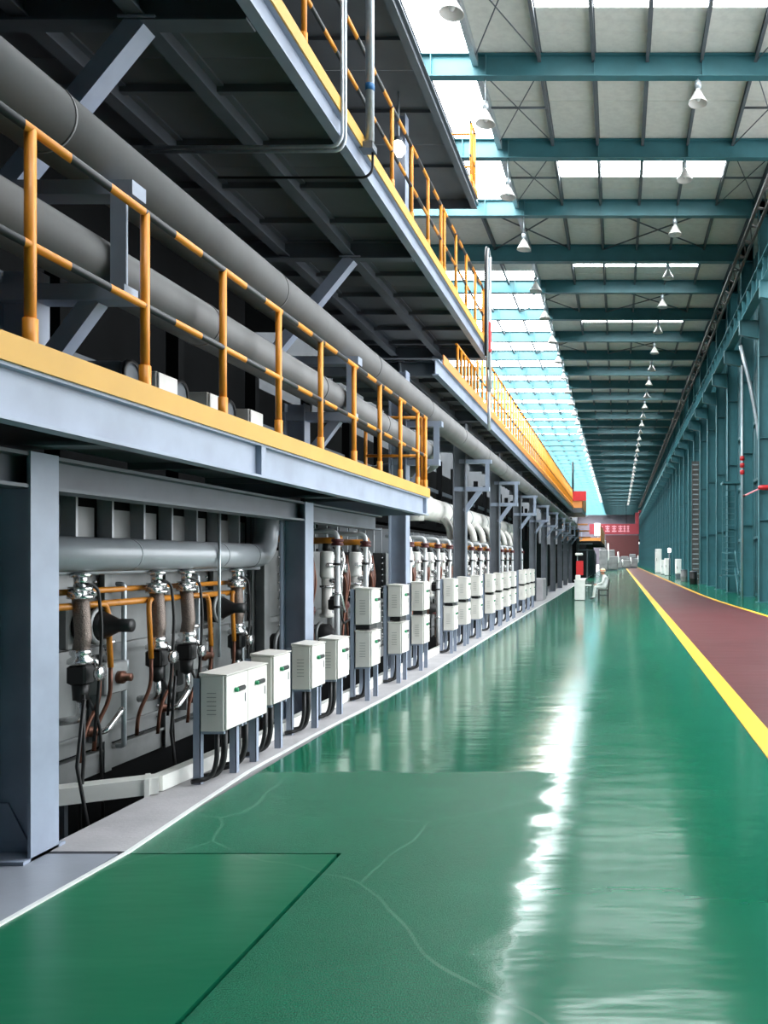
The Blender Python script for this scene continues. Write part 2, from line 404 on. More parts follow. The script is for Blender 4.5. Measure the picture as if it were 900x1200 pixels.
def pane(name, x0, x1, y0, y1, m, th=0.05):
    key = (name, round(x1 - x0, 3), round(y1 - y0, 3), m)
    if key not in panel_cache:
        w, l = x1 - x0, y1 - y0
        mb = MB().box((0.01, 0.01, Z_SH), (w - 0.01, l - 0.01, Z_SH + th))
        if m == 'sheet':
            mb.box((0.01, l * .5 - .03, Z_SH - 0.012), (w - 0.01, l * .5 + .03, Z_SH))
        panel_cache[key] = mb.mesh(name, m)
    return obj(name, panel_cache[key], ce, (x0, y0, 0))
XL = -12.5
for i, y in enumerate(Y_B[:-1]):
    k = i - 8
    y1 = y + 4.8
    if y > YF - 5: break
    near = -2 <= k <= 10
    # main span between the left roof light and the right wall
    cols = [(-4.0, -2.18), (-2.18, -0.68), (-0.68, 0.82), (0.82, 2.32), (2.32, 3.82), (3.82, 5.32), (5.32, 6.6)]
    odd = (k % 2 != 0) and k > -6
    for (a, b) in cols:
        lightcol = odd and a >= -2.2 and b <= 3.9
        if lightcol:
            pane('roof_panel', a, b, y, y + .25, 'sheet'); pane('roof_light', a, b, y + .25, y + 2.75, 'sky'); pane('roof_panel', a, b, y + 2.75, y1, 'sheet')
        elif near: pane('roof_panel', a, b, y, y1, 'sheet')
    if not near:
        if odd:
            pane('roof_panel', -4.0, -2.18, y, y1, 'sheet'); pane('roof_panel', 3.82, 6.6, y, y1, 'sheet')
        else: pane('roof_panel', -4.0, 6.6, y, y1, 'sheet')
    # the long roof light on the left
    lc = [(-5.5, -4.0), (-7.0, -5.5), (-8.5, -7.0), (-10.0, -8.5), (-12.5, -10.0)]
    for j, (a, b) in enumerate(lc):
        if k == 2 or k < -5: pane('roof_panel', a, b, y, y1, 'sheet')
        elif k == 3: pane('roof_panel', a, b, y, y + 3.4, 'sheet'); pane('roof_light', a, b, y + 3.4, y1, 'sky')
        else: pane('roof_light', a, b, y, y1, 'sky')
# fly braces and cross bracing rods
fb = MB().prism([(0.16, Z_BB + .1), (0.55, Z_BT), (0.45, Z_BT), (0.16, Z_BB + .2)], 'x', -0.03, 0.03).mesh('fly_brace', 'purlin')
for k in range(0, 8):
    for x in (-2.18, -0.68, 0.82, 2.32, 3.82): obj('fly_brace', fb, ce, (x, 23.7 + 4.8 * k - 0.0, 0))
def rod(p, q, r=0.02, m='purlin'): part('brace_rod', MB().tube([p, q], r, 6), m, ce)
for k in (-1, 0, 1, 2, 4, 6):
    y0 = 23.7 + 4.8 * k + .2; y1 = y0 + 4.4; z = Z_BB + 0.45
    spans = [(-4.0, -2.18), (3.82, 5.32)] if k in (-1, 0, 1) else [(-5.5, -2.18), (-0.68, 3.8)]
    for (a, b) in spans:
        rr = 0.018 if k < 2 else 0.03
        rod((a, y0, z), (b, y1, z), rr); rod((b, y0, z - .06), (a, y1, z - .06), rr)
    if k in (0, 1):
        for (a, b) in spans: rod((a, y0 + 2.2, z), (b, y0 + 2.2, z), 0.035)
# ragged flashing along the edge of the long roof light
part('flashing', MB().box((-4.06, -16, Z_BT - .3), (-3.90, YF, Z_SH - .02)), 'galv', ce)
# dusty lattice tie above the crane girder
tr = root('lattice_tie', (5.0, 14, 14.0), 'dusty dark lattice tie running along under the roof above the crane girder', 'truss')
L_ = 190
for (dx, dz) in ((-.18, 0), (.18, 0), (0, .42)):
    part('chord', MB().box((dx - .05, 0, dz - .05), (dx + .05, L_, dz + .05)), 'dusty', tr)
dg = MB().bar((-.18, 0, 0), (0, .8, .42), .04, .04).bar((0, .8, .42), (-.18, 1.6, 0), .04, .04).bar((.18, 0, 0), (0, .8, .42), .04, .04).bar((0, .8, .42), (.18, 1.6, 0), .04, .04).bar((-.18, 0, 0), (.18, 0, 0), .05, .05).mesh('lattice_bay', 'dusty')
for i in range(int(L_ / 1.6)): obj('lattice_bay', dg, tr, (0, i * 1.6, 0))
# crane girder
cg = root('crane_girder', (4.95, 14, 11.0), 'teal crane runway girder carried on the wall corbels', 'girder')
part('beam', MB().ibeam_y(0, 0, 0.8, 0, 230, 0.34, 0.03, 0.02), 'teal', cg)
part('rail', MB().box((-.04, 0, .8), (.04, 230, .92)), 'galv', cg)
st_me = MB().box((-.16, -.01, .03), (-.01, .01, .77)).mesh('stiffener', 'teal')
for i in range(60): obj('stiffener', st_me, cg, (0, 1.2 + i * 1.2, 0))
tie_me = MB().bar((.0, 0, .92), (.45, 0, 2.9), .06, .06).mesh('tie', 'teal')

# ------------------------------------------------------------------ pendant lamps
def lamp_parts(drop):
    prof = [(0.05, -drop + 0.30), (0.06, -drop + 0.24), (0.10, -drop + 0.20), (0.16, -drop + 0.08), (0.27, -drop - 0.10), (0.28, -drop - 0.13), (0.26, -drop - 0.12), (0.15, -drop + 0.07), (0.09, -drop + 0.18)]
    return [('shade', MB().lathe(prof, 20).mesh('shade', 'lampw')),
            ('ballast', MB().lathe([(0, -drop + .5), (.07, -drop + .5), (.09, -drop + .46), (.09, -drop + .30), (0, -drop + .28)], 14).mesh('ballast', 'galv')),
            ('bulb', MB().lathe([(0, -drop - .06), (.05, -drop - .05), (.08, -drop + .02), (.05, -drop + .12), (0, -drop + .14)], 12).mesh('bulb', 'white')),
            ('rod', MB().tube([(0, 0, 0), (0, 0, -drop + .48)], .015, 8).mesh('rod', 'galv'))]
LP_R = lamp_parts(0.58); LP_L = lamp_parts(1.15)
def lamp_rows(x, pk, which, grp, k0, k1):
    for k in range(k0, k1):
        y = 23.7 + 4.8 * k
        n = k - k0
        lab = ('white high-bay lamp in the %s, %s from the front' % (which, ORD[n])) if n < 14 else 'tiny distant high-bay lamp far down the %s' % which
        zb = Z_BB - (0.12 if k == 3 else 0)
        r = root('pendant_lamp', (x, y, zb), lab, 'lamp', grp)
        for nm, me in pk: obj(nm, me, r)
lamp_rows(2.2, LP_R, 'row under the plain roof sheets', 'lamps hung under the plain roof sheets', 0, 38)
lamp_rows(-3.7, LP_L, 'row along the long roof light', 'lamps hung along the long roof light', -1, 34)

# ------------------------------------------------------------------ platforms and railings
XE = -2.7
def railing(name, label, x, y0, y1, z, post_ys, h=1.1, ret=None, grp=None, toe=(0.0, 0.12), toe_m='toe', mid=0.58):
    r = root(name, (x, y0, z), label, 'railing', grp)
    L_ = y1 - y0
    toe_o = part('toe_board', MB().box((-0.008, 0, toe[0]), (0.008, L_, toe[1])), toe_m, r)
    part('top_rail', MB().tube([(-.05, 0, h), (-.05, L_, h)], 0.024, 10), 'stripe', r)
    part('mid_rail', MB().tube([(-.05, 0, mid), (-.05, L_, mid)], 0.021, 10), 'stripe', r)
    pm = MB().tube([(0, 0, 0.02), (0, 0, h)], 0.025, 10).tube([(0, 0, 0.0), (0, 0, .24)], 0.032, 10).mesh('post', 'yellow')
    for y in post_ys: obj('post', pm, r, (-.05, y - y0, 0))
    if ret:
        for zz in (h, mid): part('end_rail', MB().tube([(-.05, L_ - .03, zz), (-.05 - ret, L_ - .03, zz)], 0.021, 8), 'yellow', r)
        for t in (0.05, ret): obj('post', pm, r, (-.05 - t, L_ - .03, 0))
        part('end_toe_board', MB().box((-ret - .05, L_ + .001, toe[0]), (0, L_ + .016, toe[1])), toe_m, r)
    return r
def platform(name, label, x0, x1, y0, y1, z0, z1, joists, cross, rib, edge_m='steel', group=None, stiff=(), rib_h=.08, y_end=True, cross_h=.24):
    # z0 bottom of the edge beam, z1 top of the deck
    r = root(name, (x0, y0, z0), label, 'platform', group); L_ = y1 - y0; H = z1 - z0; B = x1 - x0   # B negative
    mb = MB()
    mb.box((-.075, 0, 0), (0.03, L_, .018)).box((-.075, 0, H - .02), (.03, L_, H - .002)).box((-.03, 0, .018), (-.018, L_, H - .02))
    part('edge_beam', mb, edge_m, r)
    for s in stiff: part('stiffener', MB().box((-.018, s - y0 - .04, .018), (.026, s - y0 + .04, H - .02)), edge_m, r)
    if y_end:
        part('end_beam', MB().box((B, L_ - .02, 0), (-.03, L_, H - .02)), edge_m, r)
    n = max(1, round(L_ / 2.0))
    dl = L_ / n
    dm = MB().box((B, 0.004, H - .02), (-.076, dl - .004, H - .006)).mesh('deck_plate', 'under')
    for i in range(n): obj('deck_plate', dm, r, (0, i * dl, 0))
    for jx in joists: part('joist', MB().ibeam_y(jx - x0, .02, H - .021, .03, L_ - .03, .14), 'steel_dk', r)
    for cy in cross:
        part('cross_beam', MB().ibeam_x(cy - y0, H - .022 - cross_h, H - .022, B, -.08, .16), 'steel_dk', r)
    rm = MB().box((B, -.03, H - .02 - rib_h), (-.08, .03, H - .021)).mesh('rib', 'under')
    t = rib * .5
    while t < L_:
        obj('rib', rm, r, (0, t, 0)); t += rib
    return r
posts1 = [2700 / (725 - x) for x in (38, 172, 263, 328, 377, 416, 446, 470)]
posts1 = [posts1[0] - .96 * 2, posts1[0] - .96] + posts1 + [11.5, 11.96]
platform('walkway_platform', 'lowest grey steel walkway platform with wide light edge beam, above the white control boxes', XE, -4.3, 1.2, 12.0, 2.31, 2.565,
         [], [4.9, 9.0], 1.4, stiff=(6.43, 11.9), rib_h=.06, cross_h=.2)
railing('guard_railing', 'yellow and black pipe railing on the lowest walkway', XE + .04, 1.2, 12.0, 2.566, posts1, 1.115, ret=.84, toe=(-.005, .12))
posts2 = [6.1, 7.35, 10.2, 11.16, 12.12, 13.0, 13.25, 14.2, 15.15, 16.1, 17.05, 17.3]
platform('walkway_platform', 'large upper grey platform with dark ribbed underside above the thick pipes', XE, -5.6, 1.2, 17.4, 5.75, 5.99,
         [-3.62, -4.5], [6.45, 11.5, 17.2], 1.0, rib_h=.07)
railing('guard_railing', 'yellow and black railing on the upper platform beside the vertical conduits', XE + .04, 1.2, 17.4, 5.991, [3.6, 4.8] + posts2, 1.11, toe=(-.02, .11))
platform('walkway_platform', 'topmost dark platform with flat panelled underside in front of the roof light', XE, -5.6, 1.2, 16.1, 8.3, 8.5,
         [], [], 1.8, rib_h=.05, edge_m='steel_dk')
railing('guard_railing', 'short stretch of yellow railing on the topmost platform', XE + .04, 15.6, 16.1, 8.501, [15.65, 16.05], 1.2, ret=.5)
platform('walkway_platform', 'long straight grey platform running down the hall beyond the upper platform', -2.9, -5.0, 13.6, 54.0, 4.63, 4.89,
         [-3.5], [13.75, 18.2, 23.4, 28.6, 33.8, 39, 44.2, 49.4], 0.9, rib_h=.08)
p4 = [17.6 + .6 * i for i in range(61)]
lr = railing('guard_railing', 'long yellow railing with close posts running down the hall', -2.86, 17.5, 54.0, 4.891, p4, 1.18, toe=(-.02, .14), toe_m='orange')
sp = MB().tube([(0, 0, 0), (0, 0, .66)], .027, 10).mesh('short_post', 'yellow')
for i in range(6): obj('short_post', sp, lr, (-.05, -2.1 + i * .36, 0))
part('short_rail', MB().tube([(-.05, -2.2, .66), (-.05, -.12, .66)], .024, 10), 'yellow', lr)
part('toe_board', MB().box((-.008, -3.6, -.02), (.008, -.002, .14)), 'orange', lr)

# ------------------------------------------------------------------ steel columns of the furnace line
colY = [4.775, 8.96, 13.2] + [18.33 + 5.2 * i for i in range(10)]
colL = ['wide blue-grey column at the near end of the furnace beside the grey floor plate', 'blue-grey column standing behind the single control boxes',
        'blue-grey column under the end of the lowest walkway']
for i, y in enumerate(colY):
    top = 4.62 if i >= 2 else 2.3
    lab = colL[i] if i < 3 else ('tall dark column carrying the long platform, %s beyond the lowest walkway' % ORD[i - 3] if i < 10 else 'slender dark column far down under the long platform')
    r = root('support_column', (-3.29, y, 0.004 if i == 0 else -0.0), lab, 'column', 'columns of the furnace line', 'thing')
    part('shaft', MB().hcol(-.27, 0, 0, .24, 0.0, top, .018, .014), 'steel' if i < 3 else 'steel_col', r)
    part('base_plate', MB().box((-.33, -.06, 0), (.0, .30, .02)), 'steel', r)
    if i < 3:
        part('gusset', MB().prism([(-.25, 0.02), (-.06, .02), (-.06, .03), (-.20, .30), (-.25, .30)], 'y', .112, .10), 'steel', r)
    # upper post and pipe bracket arms
    if i < 3:
        part('upper_post', MB().hcol(-.24, -.02, .03, .19, 2.58, 3.34, .014, .012), 'steel', r)
    arm = part('pipe_arm', MB().box((-.27, .04, 3.16), (.50, .18, 3.25)), 'steel', r)
    part('hanger', MB().box((.415, .05, 3.25), (.435, .19, 3.76)).box((.435, .05, 3.25), (.505, .062, 3.76)), 'steel', arm)
    part('upper_arm', MB().box((-.15, .05, 3.76), (.54, .19, 3.842)), 'steel', r)
    part('brace', MB().bar((.30, .11, 3.18), (-.04, .11, 2.72), .09, .10), 'steel', r)
# longitudinal tie beam at the column heads
r = root('tie_beam', (-3.40, 1.2, 2.1), 'grey longitudinal beam under the lowest walkway on the column line', 'beam', None, 'thing')
part('beam', MB().ibeam_y(0, 0, .2, 0, 10.7, .2), 'steel_dk', r)

# ------------------------------------------------------------------ big pipes
def big_pipe(name, label, x, y0, y1, z, r_, seams, m='pipe', end=None):
    r = root(name, (x, y0, z), label, 'pipe')
    pts = [(0, 0, 0), (0, y1 - y0, 0)]
    if end: pts = arc(pts + [(p[0] - x, p[1] - y0, p[2] - z) for p in end], .4, 8)
    part('shell', MB().tube(pts, r_, 32), m, r)
    ys = y0 + 1.0
    sm = MB().tube([(0, -.006, 0), (0, .006, 0)], r_ + .006, 32).mesh('weld_seam', M[m])
    while ys < y1 - .3:
        obj('weld_seam', sm, r, (0, ys - y0, 0)); ys += seams
    return r
big_pipe('large_pipe', 'thick upper grey pipe running the whole length behind the yellow railing', -3.05, 0.6, 60, 4.035, .19, 2.9)
big_pipe('large_pipe', 'thick lower grey pipe behind the mid rail of the lowest walkway', -3.05, 0.6, 13.4, 3.41, .158, 2.3, end=[(-3.05, 14.2, 3.3), (-4.2, 14.4, 3.1)])

# ------------------------------------------------------------------ furnace body
fz = root('furnace_casing', (-4.1, 4.9, -0.4), 'grey steel furnace wall of bolted plates behind the control boxes', 'furnace')
# lower casing with plates
Yw0, Yw1 = 4.95, 33.5
part('core', MB().box((-4.6, 0, 0), (-.03, Yw1 - 4.9, 2.69)), 'furn_dk', fz)
pm = MB().box((-.03, .015, .62), (0, .885, 1.40)).mesh('wall_plate', 'furn')
pm2 = MB().box((-.03, .015, 1.42), (-.004, .885, 2.20)).mesh('wall_plate', 'furn')
pm2_shade = MB().box((-.03, .015, 1.42), (-.004, .885, 2.20)).mesh('wall_plate', 'furn_dk')  # alternate far plates coloured near-black to imitate the shade of open recesses
pm0 = MB().box((-.03, .015, .42), (.02, .885, .60)).mesh('base_plate', 'furn')
um = MB().box((-.03, .06, 2.24), (-.012, .84, 2.50)).mesh('upper_plate', 'furn')
stf = MB().box((0, -.008, .42), (.055, .008, 2.22)).box((.055, -.045, .42), (.062, .045, 2.22)).mesh('stiffener', 'furn')
fin = MB().box((-.02, -.012, 2.2), (.10, .012, 2.62)).mesh('fin', 'duct')
led = MB().box((0, .02, 1.36), (.06, .88, 1.42)).mesh('ledge', 'furn')
ledb = MB().box((0, .02, .58), (.05, .88, .60)).box((.0, .02, .74), (.03, .88, .76)).mesh('base_angle', 'furn')
bol = MB()
for zz in [.7, .8, .9, 1.0, 1.1, 1.2, 1.3, 1.52, 1.62, 1.72, 1.82, 1.92, 2.02, 2.12]:
    bol.lathe([(0, .018), (.010, .018), (.012, 0)], 6, (.0, .09, zz), 'x').lathe([(0, .018), (.010, .018), (.012, 0)], 6, (.0, .82, zz), 'x')
bol_me = bol.mesh('bolt_row', 'chrome')
nb = int((Yw1 - Yw0) / .9)
for i in range(nb):
    y = .05 + i * .9
    for me, nm in ((pm, 'wall_plate'), (pm2_shade if (i >= 5 and i % 2 == 0) else pm2, 'wall_plate'), (pm0, 'base_plate'), (um, 'upper_plate'), (stf, 'stiffener'), (led, 'ledge'), (ledb, 'base_angle')):
        obj(nm, me, fz, (0, y, 0))
    if i < 16: tag(obj('bolt_row', bol_me, fz, (0, y, 0)), kind='stuff')
    for t in (0, .45): obj('fin', fin, fz, (0, y + t, 0))
# upper furnace above the lowest walkway; near-black colour imitates a shaded void
fu = root('furnace_upper_casing', (-4.75, 0.5, 2.58), 'furnace casing coloured near-black for the shaded void behind the thick pipes', 'furnace')
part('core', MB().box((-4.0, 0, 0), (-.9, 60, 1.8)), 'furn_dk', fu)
part('core', MB().box((-4.0, 0, 1.8), (-.9, 12.4, 3.1)), 'furn_dk', fu)  # also fills the gap where roof light would reach the void
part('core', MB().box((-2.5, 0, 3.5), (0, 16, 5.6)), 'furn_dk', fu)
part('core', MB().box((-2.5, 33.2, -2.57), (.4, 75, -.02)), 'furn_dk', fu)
us = MB().box((-.26, -.06, 0), (-.12, .06, 1.8)).mesh('stiffener', 'furn_dk')
uh = MB().box((-.26, .07, .9), (-.2, 1.93, 1.0)).mesh('girt', 'steel_dk')
for i in range(24):
    obj('stiffener', us, fu, (0, 1 + i * 2.0, 0)); obj('girt', uh, fu, (0, 1 + i * 2.0, 0))
up = MB().bevbox((-.05, 0, 0), (0.5, 1.3, 1.9), .02).mesh('equipment_panel', 'steel_dk')
for y in (5.5, 7.4, 9.4, 11.2, 13.0): obj('equipment_panel', up, fu, (0, y, 3.45))
# upper braces under the big platform
for i, y in enumerate((6.45, 11.5, 17.2)):
    r = root('platform_brace', (-3.6, y, 5.74), 'grey diagonal brace under the upper platform, %s from the front' % ORD[i], 'brace', 'braces under the upper platform')
    part('strut', MB().bar((0, 0, 0), (-1.14, 0, -1.4) if i < 2 else (-.78, 0, -.95), .16, .14), 'steel', r)
    part('shoe', MB().box((-.14, -.09, .0), (.14, .09, .02)), 'steel', r)

# ------------------------------------------------------------------ header duct and white ducts
hd = root('header_duct', (-3.86, 5.0, 1.735), 'smooth light grey header duct with an upward elbow in front of the furnace plates', 'duct')
part('shell', MB().tube(arc([(0, 0, 0), (0, 4.35, 0), (-.02, 4.42, .75)], .3, 10), .125, 28), 'duct', hd)
for y in (1.7, 3.2, 3.9): part('seam', MB().tube([(0, y - .006, 0), (0, y + .006, 0)], .129, 28), 'duct', hd)
for y in (2.95,): part('hanger_rod', MB().tube([(.14, y, -.95), (.14, y, .5)], .014, 8), 'galv', hd)
wd = root('combustion_duct', (-4.0, 16.0, 2.75), 'fat off-white duct behind the column heads above the burner pipes', 'duct')
part('shell', MB().tube(arc([(.25, -.6, -.1), (.25, 0.3, -.05), (0, 2.0, 0), (0, 16, 0)], .5, 8), .24, 28), 'duct_w', wd)
part('cone', MB().lathe([(0, .62), (.02, .62), (.10, .1), (.17, -.25), (.17, -.6), (0, -.6)], 20, (.28, -.45, .25)), 'duct_w', wd)
for y in (1.0, 3.4, 6, 8.6, 11.2, 13.8): part('band', MB().tube([(.12 if y < 2 else 0, y - .03, 0), (.09 if y < 2 else 0, y + .03, 0)], .252, 28), 'duct', wd)
for i in range(9):
    part('branch', MB().tube(arc([(.02, 2.6 + 1.45 * i, -.05), (.30, 2.6 + 1.45 * i, -.28), (.36, 2.6 + 1.45 * i, -.62)], .2, 5), .085, 14), 'duct_w', wd)

# ------------------------------------------------------------------ burners in the near bay
def near_burner(y, i, orange_dy):
    r = root('burner_assembly', (-3.86, y, 1.0), 'chrome burner hose with black valve below the header duct, %s from the near column' % ORD[i], 'burner', 'burner hoses below the header duct')
    part('nipple', MB().tube([(0, 0, .605), (0, 0, .50)], .045, 16).lathe([(0, .60), (.07, .60), (.07, .57), (0, .57)], 16), 'chrome', r)
    part('upper_flange', MB().lathe([(0, .50), (.08, .50), (.08, .475), (.05, .47), (.05, .44), (.085, .44), (.085, .415), (0, .41)], 18), 'chrome', r)
    part('flex_hose', MB().tube([(0, 0, .42), (.01, .0, .3), (.015, .01, .15), (.0, .0, .03)], .055, 18), 'hose', r)
    part('lower_flange', MB().lathe([(0, .05), (.07, .05), (.07, .02), (.055, .0), (.085, -.02), (.085, -.05), (0, -.06)], 18), 'chrome', r)
    v = part('valve', MB().bevbox((-.07, -.06, -.20), (.07, .06, -.06), .015).lathe([(0, -.32), (.05, -.31), (.055, -.20), (0, -.19)], 14), 'black', r)
    part('hand_wheel', MB().lathe([(.0, .12), (.05, .12), (.055, .14), (.05, .16), (0, .16)], 14, (0, .0, -.12), 'x'), 'chrome', v)
    for t in (-1, 1): part('clamp', MB().tube([(-.02, t * .09, .47), (.05, t * .09, .44)], .022, 8), 'chrome', r)
    part('clamp', MB().tube([(.0, .11, -.02), (.05, .12, -.08)], .028, 8), 'chrome', r)
    part('spark_cable', MB().tube(arc([(.02, -.03, .53), (.09, .06, .50), (.10, .09, .2), (.08, .09, -.2), (.06, .06, -.62)], .1, 5), .012, 8), 'black', r)
    part('copper_tube', MB().tube(arc([(.06, .12, -.05), (.06, .13, -.35), (.04, -.02, -.52), (.04, -.06, -.75)], .12, 5), .014, 8), 'copper', r)
    part('pilot_tube', MB().tube(arc([(.0, 0, -.30), (.0, .02, -.45), (-.18, .06, -.48)], .06, 5), .03, 12), 'chrome', r)
    part('elbow', MB().tube(arc([(-.02, .2, -.58), (.06, .2, -.58), (.08, .3, -.50), (.08, .38, -.44)], .05, 4), .022, 10), 'chrome', r)
    part('union', MB().lathe([(0, -.03), (.04, -.03), (.04, .0), (.03, .0), (.03, .05), (0, .05)], 12, (-.04, .2, -.58), 'x'), 'copper', r)
    # orange gas branch bending down
    part('gas_branch', MB().tube(arc([(-.02, -.02, .37), (.0, orange_dy * .9, .36), (.0, orange_dy, .3), (.02, orange_dy, -.12)], .08, 6), .02, 12), 'gas', r)
    part('gas_drop', MB().tube(arc([(.02, orange_dy, -.12), (.02, orange_dy, -.35), (-.02, orange_dy - .12, -.55), (-.02, orange_dy - .14, -.72)], .1, 5), .015, 10), 'copper', r)
    part('black_cable', MB().tube(arc([(.02, .05, -.3), (.08, .10, -.5), (.09, .12, -1.25)], .1, 5), .011, 8), 'black', r)
    return r
for i, (y, dy) in enumerate(((6.12, .33), (7.13, -.12), (7.62, .42), (8.62, -.1))): near_burner(y, i, dy)
def burner_head(y, z, i, lab):
    r = root('black_burner', (-4.06, y, z), lab, 'burner', 'burner heads on the furnace plates')
    part('mount_plate', MB().bevbox((-.05, -.17, -.17), (.02, .17, .17), .01), 'furn', r)
    part('body', MB().lathe([(0, .02), (.13, .02), (.14, .05), (.14, .13), (.10, .16), (.10, .20), (0, .2)], 22, axis='x'), 'black', r)
    part('ring', MB().lathe([(.12, .155), (.15, .155), (.15, .175), (.12, .175)], 22, axis='x'), 'furn', r)
    part('nozzle', MB().lathe([(.10, .2), (.05, .30), (.05, .40), (0, .40)], 18, axis='x'), 'black', r)
burner_head(6.42, 1.20, 0, 'black round burner head on the furnace plate near the thick near column')
burner_head(8.35, 1.22, 1, 'black round burner head on the furnace plate beside the header elbow')
gl = root('gas_line', (-3.97, 5.1, 1.36), 'ochre gas pipes running along the furnace plates under the header duct', 'pipe')
part('upper_pipe', MB().tube(arc([(0, 0, .10), (0, 3.6, .10)], .1, 4), .022, 12), 'gas', gl)
part('lower_pipe', MB().tube(arc([(.06, .2, .0), (.06, 3.55, .0)], .1, 4), .026, 12), 'gas', gl)
part('valve_wheel', MB().lathe([(0, 0), (.06, 0), (.075, .03), (.06, .06), (0, .06)], 16, (.07, 3.62, .08), 'x'), 'gas', gl)
part('thin_pipe', MB().tube([(.05, 0, .24), (.05, 4.2, .24)], .018, 10), 'duct', gl)
for i, (y, z) in enumerate(((6.62, .78), (7.95, .80))):
    r = root('bracket_box', (-4.05, y, z), 'grey sheet metal bracket box on the furnace plate, %s' % ('near one' if i == 0 else 'one behind the first control box'), 'box')
    part('body', MB().bevbox((-.04, -.15, -.12), (.16, .15, .12), .01), 'furn', r)
    part('gland', MB().lathe([(0, .16), (.05, .16), (.05, .2), (.03, .2), (.03, .26), (0, .26)], 14, (0, .02, .0), 'x'), 'copper', r)
    part('stub', MB().tube([(.08, .0, .12), (.08, 0, .26)], .035, 14).lathe([(0, .26), (.06, .26), (.06, .29), (0, .29)], 14, (.08, 0, 0)), 'chrome', r)
    part('foot', MB().box((-.03, -.05, -.5), (.05, .05, -.12)), 'furn', r)
for i, (y, z0, z1) in enumerate(((5.75, .15, 1.55), (6.85, .2, 1.5), (8.05, .2, 1.55), (9.0, .3, 1.6))):
    o = part('conduit_drop', MB().tube(arc([(-.06, 0, z1), (.0, 0, z1), (.0, 0, z0), (-.06, 0, z0)], .05, 5), .02, 10).tube([(0, 0, (z0 + z1) / 2 - .04), (0, 0, (z0 + z1) / 2 + .04)], .034, 10), 'galv', None, (-3.97, y, 0))
    tag(o, 'thin galvanised conduit drop on the furnace plates, %s from the near column' % ORD[i], 'conduit', 'conduit drops on the furnace plates')
part('bay_post', MB().hcol(-.12, .04, 0, .14, 0, 2.6, .012, .012), 'furn', None, (-3.95, 9.42, -.4))
o = bpy.data.objects['bay_post']; tag(o, 'grey slim post at the header elbow beside the blue-grey column', 'post')

